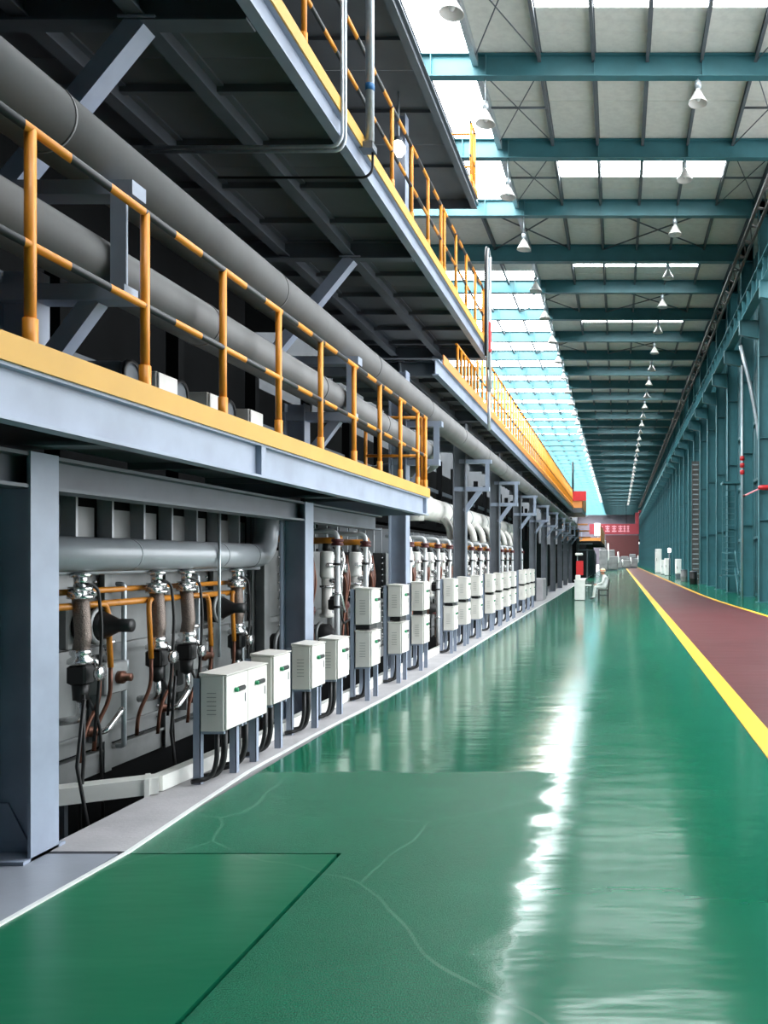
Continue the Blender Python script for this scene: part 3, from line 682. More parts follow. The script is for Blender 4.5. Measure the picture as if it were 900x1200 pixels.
# ------------------------------------------------------------------ burner trains of the long bay (real repeats)
def make_train():
    r = root('burner_train', (0, 0, 0), 'x', 'burner', 'burner trains behind the stacked control boxes')
    part('standpipe', MB().tube(arc([(.25, 0, .02), (.25, 0, 1.2), (.25, .02, 1.3), (.25, .02, 2.05), (-.15, .02, 2.05)], .1, 5), .034, 14), 'stand_w', r)
    for k, zz in enumerate((.55, 1.08, 1.25, 1.62)):
        part('clamp', MB().lathe([(0, zz + .03), (.055, zz + .03), (.055, zz), (0, zz)], 12, (.25, .01, 0)), ('chrome', 'black', 'chrome', 'black')[k], r)
    part('solenoid', MB().bevbox((.10, .10, 1.05), (.2, .2, 1.19), .015), 'black', r)
    part('tee', MB().tube([(.1, .1, 1.62), (.1, .5, 1.62)], .03, 10), 'chrome', r)
    part('flex_hose', MB().tube([(.08, .86, 1.7), (.1, .83, 1.45), (.08, .86, 1.2)], .04, 12), 'hose2', r)
    part('relief_valve', MB().lathe([(0, 1.12), (.05, 1.12), (.06, 1.06), (.035, 1.02), (.035, .9), (.06, .88), (0, .86)], 12, (.08, .86, 0)), 'dkred', r)
    part('bypass', MB().tube(arc([(.15, .45, 1.85), (.2, .45, 1.7), (.14, .40, 1.35), (.2, .48, 1.0)], .1, 4), .02, 8), 'chrome', r)
    part('standpipe_flange', MB().lathe([(0, 1.95), (.075, 1.95), (.075, 1.92), (.05, 1.91), (.075, 1.90), (.075, 1.87), (0, 1.87)], 14, (.25, .02, 0)), 'dkred', r)
    c = part('regulator', MB().lathe([(0, 1.80), (.07, 1.80), (.085, 1.78), (.085, 1.48), (.07, 1.45), (0, 1.45)], 18, (.02, .30, 0)), 'white', r)
    part('regulator_cap', MB().lathe([(0, 1.90), (.05, 1.90), (.055, 1.82), (.04, 1.80), (0, 1.80)], 14, (.02, .30, 0)), 'black', c)
    part('side_outlet', MB().tube([(.02, .30, 1.42), (.20, .30, 1.42)], .05, 14), 'chrome', r)
    part('lower_cylinder', MB().lathe([(0, 1.45), (.065, 1.45), (.065, 1.0), (.09, .99), (.09, .95), (.06, .94), (0, .94)], 16, (.02, .30, 0)), 'duct_w', r)
    part('flange', MB().lathe([(0, 1.36), (.09, 1.36), (.09, 1.33), (0, 1.33)], 16, (.02, .30, 0)), 'chrome', r)
    part('flex_hose', MB().tube([(-.05, .68, 1.72), (-.03, .68, 1.5), (-.05, .66, 1.28)], .055, 16), 'hose', r)
    part('hose_flange', MB().lathe([(0, 1.76), (.08, 1.76), (.08, 1.73), (.06, 1.72), (.08, 1.71), (.08, 1.68), (0, 1.68)], 16, (-.05, .68, 0)), 'chrome', r)
    part('hose_flange', MB().lathe([(0, 1.30), (.08, 1.30), (.08, 1.27), (.06, 1.26), (.08, 1.25), (.08, 1.22), (0, 1.22)], 16, (-.05, .67, 0)), 'chrome', r)
    part('hose_stem', MB().tube([(-.05, .67, 1.22), (-.05, .67, .5)], .05, 14), 'furn', r)
    v = part('valve', MB().bevbox((.05, .48, 1.52), (.16, .60, 1.66), .015), 'black', r)
    part('hand_wheel', MB().lathe([(.035, .0), (.06, .0), (.06, .03), (.035, .03)], 14, (.17, .54, 1.58), 'x'), 'chrome', v)
    part('actuator', MB().bevbox((.06, .26, 1.10), (.18, .40, 1.22), .015), 'black', r)
    part('gas_stub', MB().tube([(-.2, .45, 1.94), (.12, .45, 1.94)], .045, 14).lathe([(0, .12), (.07, .12), (.07, .16), (0, .16)], 14, (0, .45, 1.94), 'x'), 'gas', r)
    part('copper_tube', MB().tube(arc([(.16, .54, 1.5), (.18, .62, 1.35), (.16, .58, 1.0), (.18, .45, .75), (.16, .45, .3)], .1, 5), .016, 8), 'copper', r)
    part('copper_tube', MB().tube(arc([(.1, .85, 1.75), (.14, .88, 1.4), (.1, .82, 1.1), (.12, .86, .6)], .1, 5), .016, 8), 'copper', r)
    part('black_cable', MB().tube(arc([(.1, .32, 1.85), (.2, .2, 1.78), (.2, .18, 1.2), (.22, .35, .85), (.2, .7, .9)], .1, 5), .013, 8), 'black', r)
    part('drain_pipe', MB().tube(arc([(.0, .95, .1), (.0, .95, 1.75), (-.2, .95, 1.75)], .1, 5), .026, 10), 'chrome', r)
    b = part('burner_body', MB().lathe([(0, -.15), (.13, -.15), (.14, -.05), (.14, .05), (.08, .10), (.08, .16), (0, .16)], 18, (.0, .30, .72), 'x'), 'black', r)
    part('burner_flange', MB().lathe([(.10, -.08), (.17, -.08), (.17, -.05), (.10, -.05)], 18, (.0, .30, .72), 'x'), 'furn', b)
    part('lower_flange', MB().lathe([(0, .62), (.08, .62), (.08, .58), (0, .58)], 14, (.02, .68, 0)), 'dkred', r)
    return r
trainY = [9.45, 10.75, 11.95, 14.0, 15.1, 16.2, 17.3, 18.75, 19.95, 21.15, 22.35, 23.9, 25.1, 26.3, 27.5, 29.1, 30.3]
t0 = make_train()
for i, y in enumerate(trainY):
    t = t0 if i == 0 else copy_tree(t0)
    t.location = (-3.80 + (0.0 if i < 3 else .12), y, 0.0 if i < 3 else .03); t.scale = (1, 1, 1)
    t['label'] = 'cluster of grey standpipe, white regulator and chrome flanges, %s along the furnace wall' % ORD[i]

# ------------------------------------------------------------------ control boxes on stands
def make_box(h=.42, w=.38, d=.19):
    r = root('control_box', (0, 0, 0), 'x', 'control box', 'white control boxes along the furnace')
    part('body', MB().bevbox((-d, 0, 0), (-.012, w, h), .006), 'box', r)
    dr = part('door', MB().bevbox((-.012, .008, .008), (.006, w - .008, h - .008), .004), 'box', r)
    part('handle', MB().bevbox((.006, .17, h * .655), (.028, .30, h * .655 + .035), .008), 'black', dr)
    part('switch', MB().lathe([(0, .006), (.018, .006), (.018, .03), (0, .03)], 12, (0, .15, h * .655 + .018), 'x'), 'green', dr)
    part('hinge', MB().box((.006, w - .06, h * .42), (.010, w - .05, h * .58)), 'purlin', dr)
    part('canopy', MB().prism([(-d - .005, h), (.012, h), (.012, h + .006), (-d - .005, h + .022)], 'y', -.004, w + .004), 'box', r)
    lou = MB().box((-d * .72, -.004, 0), (-d * .36, .0, .006)).mesh('louvre', 'slot')
    for k in range(6): obj('louvre', lou, r, (0, 0, h * .3 + k * .032))
    return r
b0 = make_box(); used = [False]
XB = -2.95
def put_box(y, z, label, w=None):
    b = copy_tree(b0) if used[0] else b0; used[0] = True
    b.location = (XB, y, z); b['label'] = label
    return b
def leg_mesh(h):
    return MB().box((-.025, -.03, 0), (.025, -.024, h)).box((.019, -.03, 0), (.025, .03, h)).box((-.05, -.05, 0), (.05, .05, .01)).mesh('leg', 'steel')
def cable(parent, y, z):
    for k, dy in enumerate((.08, .2)):
        part('cable', MB().tube(arc([(-.1, dy, z), (-.1, dy, z * .4), (-.13, dy - .02, .035), (-.235, dy - .12, .03)], .14, 5), .024 if k else .018, 10), 'black', parent)
singles = [(6.40, .404, .32), (6.77, .404, .33), (7.28, .45, .36), (8.19, .445, .38), (8.95, .43, .38)]
slab = ['white control box nearest the thick column with vent slots, on grey legs', 'white control box set tight behind the nearest one',
        'white control box standing alone before the blue-grey column', 'white control box directly in front of the blue-grey column', 'last single white control box before the double stacks']
for i, (y, z, w) in enumerate(singles):
    b = put_box(y, z, slab[i])
    st = root('box_stand', (XB, y, .008), 'grey angle stand under the %s single control box' % ORD[i], 'stand', 'stands of the single control boxes')
    ly = [(-.005, -.215), (.34, -.10)] if i != 1 else [(.34, -.10)]
    for k, (dy, dx) in enumerate(ly):
        hgt = (z + .40) if k == 0 and i != 1 else z
        part('leg', MB().box((dx - .025, dy, 0), (dx + .03, dy + .006, hgt - .008)).box((dx + .024, dy, 0), (dx + .03, dy + .05, hgt - .008)), 'steel', st)
    part('shelf_angle', MB().box((-.20, .02, z - .03), (-.02, .045, z - .008)).box((-.24, .33, z - .03), (-.02, .355, z - .008)), 'steel', st)
    cable(st, y, z - .008)
pairs = [10.17, 11.61, 12.92, 15.28, 16.6, 18.1, 20.0, 21.4, 22.9, 24.2, 26.8, 28.2, 29.6]
for i, y in enumerate(pairs):
    zl = .408 if i < 3 else .42
    put_box(y, zl, 'lower white control box of the %s double stack from the blue-grey column' % ORD[i])
    put_box(y, .915, 'upper white control box of the %s double stack from the blue-grey column' % ORD[i])
    st = root('box_stand', (XB, y, .008), 'grey angle stand carrying the %s double stack of control boxes' % ORD[i], 'stand', 'stands of the stacked control boxes')
    for (dx, dy, hh) in ((-.225, .0, 1.34), (-.225, .36, 1.34), (-.05, .0, zl - .01), (-.05, .34, zl - .01)):
        part('leg', MB().box((dx - .025, dy, 0), (dx + .025, dy + .006, hh - .008)).box((dx + .019, dy, 0), (dx + .025, dy + .045, hh - .008)), 'steel', st)
    part('conduit_tray', MB().box((-.17, .03, .846), (-.03, .35, .90)), 'black', st)
    part('shelf_angle', MB().box((-.20, .02, zl - .03), (-.02, .045, zl - .008)), 'steel', st)
    cable(st, y, zl - .008)

# ------------------------------------------------------------------ cable trunking
ct = root('cable_trunking', (-3.36, 6.2, .0), 'long white cable trunking lying on the kerb below the control boxes', 'trunking')
def trunk(p, q, w=.15, h=.10):
    return MB().bar((p[0], p[1], .06), (q[0], q[1], .06), w, h)
part('section', MB().bar((0, .0, .07), (.115, 1.45, .07), .10, .11), 'white', ct)
for k in range(16):
    part('section', MB().bar((.115, 1.46 + k * 1.5, .07), (.115, 1.46 + k * 1.5 + 1.49, .07), .075, .11), 'white', ct)
part('branch_section', MB().bar((.03, -.02, .075), (-.64, -.37, .065), .15, .115), 'white', ct)
part('support', MB().box((-.5, -.32, -.42), (-.46, -.28, .01)), 'steel_dk', ct)
part('joint_strap', MB().bar((-.02, -.045, .07), (-.05, -.06, .07), .185, .13), 'white', ct)
for i, (x, y, dx) in enumerate(((-3.62, 5.75, .03), (-3.75, 5.95, -.02), (-3.6, 6.9, .02))):
    o = part('hanging_cable', MB().tube([(0, 0, -.41), (dx, .02, -.1), (-dx, .0, .3), (0, .03, .75)], .012, 8), 'black', None, (x, y, 0))
    tag(o, 'thin black cable hanging into the floor pit, %s from the near column' % ORD[i], 'cable', 'cables hanging into the pit')

# ------------------------------------------------------------------ boxes and motors on the lowest walkway
for i, y in enumerate((6.11, 6.875, 7.64)):
    r = root('motor_box', (-3.3, y, 2.566), 'grey switch box with green switch on the lowest walkway, %s from the front' % ORD[i], 'control box', 'switch boxes on the lowest walkway')
    part('body', MB().bevbox((-.26, 0, 0), (-.012, .27, .48), .006), 'box', r)
    d = part('door', MB().bevbox((-.012, .006, .006), (.006, .264, .474), .004), 'box', r)
    part('handle', MB().bevbox((.006, .10, .30), (.025, .20, .33), .006), 'black', d)
    part('switch', MB().lathe([(0, .006), (.02, .006), (.02, .025), (0, .025)], 12, (0, .085, .315), 'x'), 'green', d)
for i, y in enumerate((5.95, 6.62, 7.45)):
    r = root('fan_motor', (-3.42, y, 2.98), 'dark fan motor with round end disc above the walkway, %s from the front' % ORD[i], 'motor', 'fan motors on the lowest walkway')
    part('body', MB().lathe([(0, -.75), (.09, -.75), (.10, -.70), (.10, -.05), (.07, 0), (0, 0)], 18, axis='x'), 'steel_dk', r)
    part('end_disc', MB().lathe([(0, 0), (.105, 0), (.105, .02), (.06, .03), (0, .03)], 20, axis='x'), 'steel_dk', r)
    part('rim', MB().lathe([(.085, .02), (.11, .02), (.11, .035), (.085, .035)], 20, axis='x'), 'black', r)
    part('pedestal', MB().box((-.5, -.06, -.41), (-.38, .06, -.05)), 'steel_dk', r)

# ------------------------------------------------------------------ conduits on the upper platform
r = root('riser_pipe', (-2.60, 8.92, 5.9), 'galvanised riser pipe with blue tape clamped to the upper platform edge', 'pipe')
part('pipe', MB().tube([(0, 0, .16), (0, 0, 4.2)], .045, 16), 'galv', r)
part('tape', MB().tube([(0, 0, .69), (0, 0, .76)], .048, 16), 'blue', r)
part('bracket', MB().box((-.09, -.08, .06), (.05, .08, .13)), 'steel_dk', r)
part('drip_hose', MB().tube(arc([(.02, .03, .08), (.02, .03, -.13), (-.05, .03, -.2), (-1.6, .03, -.2)], .12, 6), .014, 8), 'black', r)
r = root('conduit_pair', (-2.64, 8.15, 5.7), 'pair of thin grey conduits bending under the upper platform', 'conduit')
for k in (0, 1):
    part('conduit', MB().tube(arc([(0, .09 * k, 4.5), (0, .09 * k, .03), (-.06, .09 * k, -.06), (-1.9, .09 * k, -.07)], .16, 8), .017, 10), 'galv', r)
r = root('hose_post', (-2.62, 17.0, 5.5), 'post with looped hoses at the far end of the upper platform', 'post')
part('post', MB().tube([(0, 0.25, -.4), (0, .25, 2.3)], .05, 12), 'galv', r)
part('hose', MB().tube(arc([(0, .1, .0), (0, .1, 2.2), (.0, -.02, 2.45), (0, -.2, 2.2), (0, -.2, .2)], .15, 6), .025, 8), 'black', r)
part('hose', MB().tube(arc([(.02, -.1, 0.0), (.02, -.1, 2.3), (.02, .02, 2.4), (.02, .25, 2.3)], .15, 6), .022, 8), 'galv', r)
part('red_cover', MB().bevbox((-.06, .05, .35), (.06, .2, .95), .02), 'red', r)
part('loop', MB().tube(arc([(0, .1, .0), (0, .14, -.18), (0, .24, -.18), (0, .25, .2)], .12, 6), .02, 8), 'galv', r)
part('lower_pipe', MB().tube([(0, .25, -1.2), (0, .25, -.4)], .035, 10), 'galv', r)
r = root('platform_lamp', (-3.2, 12.4, 7.65), 'small round white lamp glowing behind the upper railing', 'lamp')
part('globe', MB().lathe([(0, .13), (.06, .11), (.10, .05), (.10, -.02), (.06, -.09), (0, -.11)], 18), 'bulb', r)
part('cap', MB().lathe([(0, .17), (.06, .17), (.06, .10), (0, .1)], 14), 'steel_dk', r)
part('stem', MB().tube([(0, 0, .16), (0, 0, .84)], .015, 8), 'galv', r)
o = part('panel_post', MB().hcol(-.1, .1, 0, .2, 0, 2.3, .012, .012), 'steel', None, (-3.25, 12.6, 5.99))
tag(o, 'light grey post standing on the upper platform behind the railing', 'post')

# ------------------------------------------------------------------ far end of the furnace line
o = part('concrete_plinth', MB().bevbox((0, 0, 0), (.85, 1.6, .9), .03), 'conc', None, (-3.9, 34.4, 0.0)); tag(o, 'low grey concrete plinth after the last stacked boxes', 'plinth')
fr = root('end_platform', (-2.7, 54.05, 4.64), 'orange railed platform block with red sign at the end of the long walkway', 'platform')
part('deck', MB().box((-2, 0.05, 0), (.4, 6, .3)), 'steel_dk', fr)
part('parapet', MB().box((.38, 0.03, .3), (.42, 6, 1.15)).box((-1.4, .03, .3), (.42, .07, 1.15)), 'orange', fr)
part('sign', MB().box((-.25, -.03, .75), (.65, .02, 1.35)), 'red', fr)
part('mast', MB().tube([(-.2, 0, 1.3), (-.2, 0, 3.2)], .06, 8), 'black', fr)
f2 = root('stair_block', (-2.7, 60.5, 3.2), 'dark stepped stair block with orange treads below the red sign', 'stairs')
for k in range(5):
    part('tread', MB().box((-1.6, k * .4, .9 - k * .45), (.5 + k * .1, k * .4 + .35, 1.0 - k * .45)), 'orange' if k < 3 else 'steel_dk', f2)
part('body', MB().box((-.62, 0, -3.2), (-.3, 4.5, .6)), 'furn_dk', f2)
f3 = root('far_platform', (-2.4, 76, 3.3), 'small distant platform with bright orange parapet', 'platform')
part('deck', MB().box((-3, 0, -.3), (.8, 22, 0)), 'furn_dk', f3)
part('parapet', MB().box((.76, 0, 0), (.8, 22, 1.4)).box((-3, -.02, 0), (.8, .02, .3)), 'orange', f3)
f4 = root('furnace_tail', (-2.9, 76, 0), 'dark tail of the furnace line tapering at the end of the hall', 'furnace')
part('body', MB().prism([(0, 0), (34, 0), (34, 2.2), (22, 3.0), (0, 3.0)], 'x', -5, 0.0), 'furn_dk', f4)
for k in range(5): part('rib', MB().box((0, k * 6 + .5, 0), (.15, k * 6 + .9, 2.6)), 'steel_dk', f4)
# pale machines at the far end of the aisle
for i, (x, y, w, h) in enumerate(((-1.2, 120, 2.2, 3.0), (-2.0, 113, 1.2, 4.2), (1.1, 150, 2.0, 2.2), (2.6, 156, 1.8, 2.6), (-.2, 140, 1.6, 1.8))):
    r = root('far_machine', (x, y, 0), ['pale box machine at the far end of the green aisle', 'tall grey machine beside the furnace tail', 'low white machine at the end of the red lane', 'white machine hood near the far wall end of the lane', 'small pale machine in the middle of the far aisle'][i], 'machine')
    part('body', MB().bevbox((-w / 2, 0, .2), (w / 2, 3, h * .7), .1), 'mach', r)
    part('hood', MB().bevbox((-w * .35, .3, h * .7), (w * .3, 2.4, h), .08), 'mach', r)
    part('base', MB().box((-w * .45, .1, 0), (w * .45, 2.8, .2)), 'steel_dk', r)
    part('pipe', MB().tube(arc([(w * .3, .2, h * .3), (w * .55, .2, h * .4), (w * .5, .2, h * .9)], .3, 5), .1, 10), 'white', r)
r = root('light_bar', (3.2, 200, 5.2), 'bright white strip lamp above the far end machines', 'lamp')
part('tube', MB().box((-1.6, 0, 0), (1.6, .3, .5)), 'bulb', r)
part('housing', MB().box((-1.8, .0, .5), (1.8, .5, 1.0)), 'furn_dk', r)
part('hanger', MB().tube([(-1.4, .25, 1), (-1.4, .25, 9.8)], .05, 6).tube([(1.4, .25, 1), (1.4, .25, 9.8)], .05, 6), 'furn_dk', r)
r = root('overhead_crane', (0, 190, 7.2), 'distant red overhead crane beam with pale lettering across the hall end', 'crane')
part('bridge', MB().box((-6.5, 0, 0), (4.5, 1.2, 2.3)), 'banner', r)
part('end_truck', MB().box((3.7, -.4, 2.3), (4.5, 1.6, 4.8)), 'banner', r)
part('end_carriage', MB().box((4.5, -.6, 4.73), (5.2, 1.8, 5.3)), 'banner', r)
part('lower_band', MB().box((-3, .3, -5), (4.5, .8, -.2)), 'dkred', r)
for k, x in enumerate((-4.0, -2.5, -1.0, .4, 1.3, 2.1)):
    w = .5 if k < 4 else .28
    part('glyph', MB().box((x - w, -.06, .55), (x + w, 0, .8)).box((x - w * .8, -.06, 1.1), (x + w * .8, 0, 1.3)).box((x - w, -.06, 1.6), (x + w, 0, 1.8)).box((x - .1, -.06, .5), (x + .1, 0, 1.95)), 'pink', r)
r = root('overhead_crane_hoist', (-4.6, 188.78, 6.8), 'white hoist hanging at the end of the red crane beam', 'hoist')
part('body', MB().bevbox((-.8, 0, 0), (.6, 1.2, 2.8), .1), 'white', r)
part('hook', MB().tube([(0, .6, 0), (0, .6, -1.2)], .12, 8), 'white', r)

# ------------------------------------------------------------------ right wall fittings
r = root('access_ladder', (5.05, 41.4, 0), 'teal access ladder with rungs and landing rail against the wall columns', 'ladder')
for x in (0, .62):
    part('stile', MB().box((x - .03, -.04, .9), (x + .03, .04, 5.45)), 'teal', r)
rg = MB().tube([(0, 0, 0), (.62, 0, 0)], .02, 8).box((0, -.06, -.012), (.62, .06, .012)).mesh('rung', 'teal')
for k in range(16): obj('rung', rg, r, (0, 0, 1.1 + .28 * k))
part('landing', MB().box((-.05, -.5, 5.32), (.95, .5, 5.42)), 'teal', r)
part('landing', MB().box((-.1, -.5, .85), (.9, .5, .92)), 'teal', r)
for x in (-.1, .9):
    part('landing_post', MB().box((x - .025, -.48, 0), (x + .025, -.43, 2.0)), 'teal', r)
for z in (1.2, 1.6, 2.0): part('landing_rail', MB().tube([(-.1, -.45, z), (.9, -.45, z)], .02, 8), 'teal', r)
r = root('access_steps', (5.35, 38.2, 0), 'short teal steps with handrail beside the access ladder', 'steps')
for k in range(5): part('tread', MB().box((0, k * .22, .22 + k * .22), (.65, k * .22 + .2, .25 + k * .22)), 'teal', r)
for x in (0, .65):
    part('stringer', MB().bar((x, -.1, .1), (x, 1.1, 1.25), .04, .16), 'teal', r)
    part('handrail', MB().tube(arc([(x, -.1, .1), (x, -.1, 1.0), (x, 1.1, 2.1), (x, 1.1, 1.2)], .1, 4), .022, 8), 'teal', r)
o = part('hanging_hose', MB().tube(arc([(4.85, 34, 10.2), (5.27, 34, 8.5), (5.55, 34, 6.97), (5.7, 34, 5.6), (5.82, 34, 3.6), (5.95, 34, 1.6), (5.98, 34, .05)], .8, 6), .075, 12), 'galv'); tag(o, 'pale silvery hose hanging down beside the near wall column', 'hose')
r = root('red_jib', (5.6, 33.0, 4.46), 'red jib arm with pale pole pointing from the near wall column', 'arm')
part('pole', MB().tube([(-.1, 0, -.02), (-.75, 0, -.32)], .035, 8), 'pink', r)
part('joint', MB().lathe([(0, -.22), (.07, -.2), (.1, -.05), (.1, .2), (.06, .3), (0, .3)], 12, axis='x'), 'red', r)
part('tip', MB().lathe([(0, -.05), (.05, -.04), (.05, .04), (0, .05)], 10, (-.75, 0, -.32), 'x'), 'dkred', r)
for i, (yy, z, h) in enumerate(((36.6, 6.0, .9),)):
    r = root('red_valve_column', (5.3, yy, 5.2), 'short stack of red valves on the wall pipe above the steps', 'valve')
    part('pipe', MB().tube([(0, 0, -5.2), (0, 0, 4.8)], .04, 8), 'galv', r)
    for k in range(3): part('valve', MB().lathe([(0, .0), (.1, .03), (.1, .2), (0, .23)], 10, (0, 0, .1 + k * .3)), 'red', r)
o = part('lattice_mast', MB(), 'galv') if False else None
lm = root('cable_ladder', (5.2, 60.2, 0), 'grey vertical cable ladder between the teal wall columns', 'cable ladder')
for x in (0, .45): part('side_rail', MB().box((x - .04, 0, 0), (x + .04, .06, 8.6)), 'dusty', lm)
rg2 = MB().box((0, .0, -.04), (.45, .05, .04)).mesh('rung', 'galv')
for k in range(24): obj('rung', rg2, lm, (0, 0, .3 + .35 * k))
part('backing', MB().box((0.04, .06, 0), (.41, .08, 8.6)), 'dusty', lm)
cabs = [(4.4, 102, .75, 2.9, 'tall white cabinet against the far teal wall'), (4.55, 92, .6, 1.6, 'low white cabinet next to the tall white one'),
        (4.65, 86, .55, 1.75, 'white cabinet with grey side by the far columns'), (4.95, 74, .5, 1.7, 'small white wall cabinet beyond the cable ladder')]
for i, (x, y, w, h, lab) in enumerate(cabs):
    r = root('wall_cabinet', (x, y, 0), lab, 'cabinet', 'white cabinets along the teal wall')
    z0 = .0 if i < 3 else .35
    part('body', MB().bevbox((0, 0, z0 + .06), (w, .8, h), .02), 'white', r)
    d = part('door', MB().bevbox((.04, -.03, z0 + .12), (w - .04, 0, h - .06), .01), 'white', r)
    part('handle', MB().box((.1, -.05, h * .5), (.14, -.03, h * .62)), 'black', d)
    part('plinth', MB().box((.03, .03, 0), (w - .03, .77, z0 + .06)), 'steel_dk', r)
r = root('post_lamp', (4.75, 80, 0), 'slim dark post with a small white lamp by the far columns', 'lamp')
part('post', MB().tube([(0, 0, 0), (0, 0, 2.3)], .06, 8), 'steel_dk', r)
part('head', MB().lathe([(0, 2.3), (.14, 2.32), (.16, 2.5), (.12, 2.7), (0, 2.72)], 12), 'bulb', r)
for i, (x, y, lab) in enumerate(((5.0, 57, 'dark wheeled bin at the foot of the wall columns'), (4.9, 64, 'grey drum standing below the cable ladder'))):
    r = root('drum', (x, y, 0), lab, 'drum')
    part('body', MB().lathe([(0, 0), (.25, 0), (.26, .05), (.26, .35), (.275, .38), (.26, .41), (.26, .8), (.24, .85), (0, .85)], 18), ('black', 'mach')[i], r)
    part('lid', MB().lathe([(0, .90), (.24, .90), (.27, .87), (.27, .84), (0, .84)], 18), 'steel_dk', r)

# ------------------------------------------------------------------ desk, sign, chair and person
YP = 35.3
dk = root('white_desk', (-1.60, YP - .1, 0), 'white cabinet desk beside the seated worker', 'desk')
part('body', MB().bevbox((-.21, -.25, .02), (.21, .25, .80), .015), 'white', dk)
part('top', MB().bevbox((-.23, -.27, .80), (.23, .27, .84), .01), 'white', dk)
part('side_shelf', MB().bevbox((.21, -.2, .60), (.48, .2, .64), .008), 'white', dk)
part('shelf_support', MB().box((.44, -.02, .0), (.46, .02, .60)), 'steel_dk', dk)
pp = part('papers', MB().bevbox((-.15, -.15, 0), (.05, .12, .20), .02), 'white', None, (-1.63, YP - .05, .841)); tag(pp, 'small white tin standing on the white desk', 'tin')
sg = root('red_sign', (-1.68, YP + .45, 0), 'red sign board on a pole with a white lamp head behind the desk', 'sign')
part('pole', MB().tube([(-.05, 0, 0), (-.05, 0, 1.92)], .018, 8), 'galv', sg)
part('board', MB().bevbox((-.10, -.05, 1.02), (.20, -.02, 1.62), .01), 'red', sg)
part('lamp_head', MB().bevbox((-.14, -.12, 1.84), (.18, .1, 1.95), .03), 'white', sg)
part('foot', MB().lathe([(0, .04), (.16, .03), (.18, 0), (0, 0)], 16, (-.05, 0, 0)), 'black', sg)
ch = root('chair', (-.62, YP, 0), 'small black chair the worker sits on', 'chair')
part('seat', MB().bevbox((-.22, -.21, .40), (.20, .21, .445), .015), 'black', ch)
part('backrest', MB().prism([(.18, .50), (.22, .50), (.27, .88), (.23, .88)], 'y', -.2, .2), 'black', ch)
for (x, y) in ((-.20, -.19), (-.20, .19), (.18, -.19), (.18, .19)):
    part('leg', MB().box((x - .034, y - .03, 0), (x + .034, y + .03, .40)), 'black', ch)
for y in (-.19, .19):
    part('back_post', MB().bar((.19, y, .40), (.235, y, .86), .06, .06), 'black', ch)
part('stretcher', MB().box((-.2, -.2, .18), (.18, -.18, .205)).box((-.2, .18, .18), (.18, .2, .205)), 'black', ch)

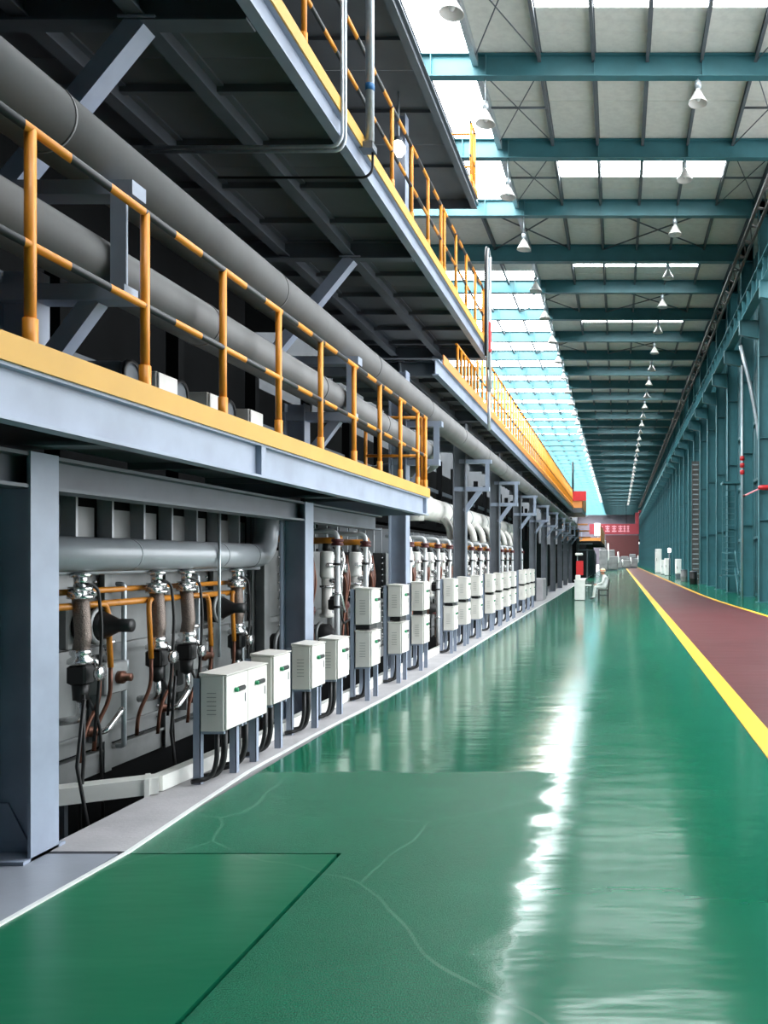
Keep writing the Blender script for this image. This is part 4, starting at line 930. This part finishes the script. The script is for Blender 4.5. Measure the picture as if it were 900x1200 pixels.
def person():
    r = root('person', (-.62, YP, 0), 'person in white workwear and pale hard hat seated sideways on a black chair', 'person')
    V = []; E = []; R_ = []
    def v(p, rad, par=None):
        V.append(p); R_.append(rad if isinstance(rad, tuple) else (rad, rad))
        if par is not None: E.append((par, len(V) - 1))
        return len(V) - 1
    pel = v((.08, 0, .572), (.125, .15)); wa = v((.10, 0, .70), (.13, .155), pel); chs = v((.06, 0, .87), (.145, .175), wa)
    sh = v((.02, 0, .99), (.09, .12), chs); nk = v((-.01, 0, 1.055), .052, sh); hd0 = v((-.04, 0, 1.10), (.075, .068), nk)
    hd1 = v((-.045, 0, 1.17), (.095, .076), hd0); hd2 = v((-.035, 0, 1.235), (.075, .065), hd1)
    jaw = v((-.105, 0, 1.115), .035, hd0); nose = v((-.148, 0, 1.165), .016, hd1)
    for s in (-1, 1):
        hip = v((.02, s * .095, .545), .092, pel); kn = v((-.36, s * .11, .55 + (.02 if s < 0 else 0)), .08, hip)
        an = v((-.40 - (.03 if s > 0 else 0), s * .11, .10), .052, kn); toe = v((-.56, s * .12, .05), .045, an)
        so = v((.03, s * .17, .955), .072, sh); el = v((-.06, s * .22, .70), .058, so); wr_ = v((-.28, s * .13, .645), .034, el)
        pa = v((-.345, s * .10, .635), (.022, .036), wr_)
        for k in range(4):
            f0 = v((-.38, s * (.10 + (k - 1.5) * .02), .63), .010, pa); f1 = v((-.415 - (.006 if k in (1, 2) else 0), s * (.10 + (k - 1.5) * .021), .615), .0085, f0)
            v((-.425, s * (.10 + (k - 1.5) * .021), .592), .0075, f1)
        t0_ = v((-.335, s * .06, .645), .011, pa); v((-.36, s * .045, .635), .009, t0_)
    me = bpy.data.meshes.new('body_skeleton'); me.from_pydata(V, E, [])
    o = bpy.data.objects.new('body_tmp', me); COL.objects.link(o)
    md = o.modifiers.new('Skin', 'SKIN')
    sl = me.skin_vertices[0].data if me.skin_vertices else None
    if sl is None:
        me.attributes.new('x', 'FLOAT', 'POINT')
    for i, rr in enumerate(R_):
        sl[i].radius = rr; sl[i].use_root = (i == 0)
    o.modifiers.new('Sub', 'SUBSURF').levels = 2
    dgp = bpy.context.evaluated_depsgraph_get()
    nm = bpy.data.meshes.new_from_object(o.evaluated_get(dgp)); nm.name = 'body'
    bpy.data.objects.remove(o)
    nm.materials.clear()
    for k in ('cloth', 'skin', 'shoe'): nm.materials.append(M[k])
    for p in nm.polygons:
        c = p.center; p.use_smooth = True
        if c.z > 1.045 or (c.x < -.295 and .57 < c.z < .68 and abs(c.y) < .17 and c.z > .575 and c.x < -.295 and c.z > .60 and False): p.material_index = 1
        elif c.z < .115: p.material_index = 2
        elif c.x < -.30 and c.z > .605: p.material_index = 1 if c.z > .615 else 0
    b = obj('body', nm, r)
    hp = MB().lathe([(.118, 1.195), (.112, 1.215), (.108, 1.24), (.09, 1.285), (.05, 1.312), (0, 1.32)], 20, (-.035, 0, 0)).lathe([(.118, 1.195), (.135, 1.19), (.135, 1.198), (.11, 1.212)], 20, (-.045, 0, 0))
    part('hard_hat', hp, 'hat', r)
    part('hat_band', MB().lathe([(.1135, 1.212), (.1145, 1.228), (.1105, 1.232)], 20, (-.035, 0, 0)), 'red', r)
    for s in (-1, 1):
        part('eye', MB().lathe([(0, -.008), (.008, -.005), (.008, .004), (0, .007)], 8, (-.128, s * .033, 1.175), 'x'), 'black', r)
        part('ear', MB().lathe([(0, -.012), (.024, -.006), (.024, .006), (0, .012)], 10, (-.02, s * .078, 1.155), 'y'), 'skin', r)
    part('mouth', MB().box((-.142, -.02, 1.112), (-.13, .02, 1.118)), 'dkred', r)
    part('collar', MB().lathe([(.075, 1.02), (.078, 1.05), (.06, 1.065), (.055, 1.05)], 14, (0.0, 0, 0)), 'cloth', r)
    return r
try:
    person()
except Exception as e:
    print('PERSON FAILED', e); raise
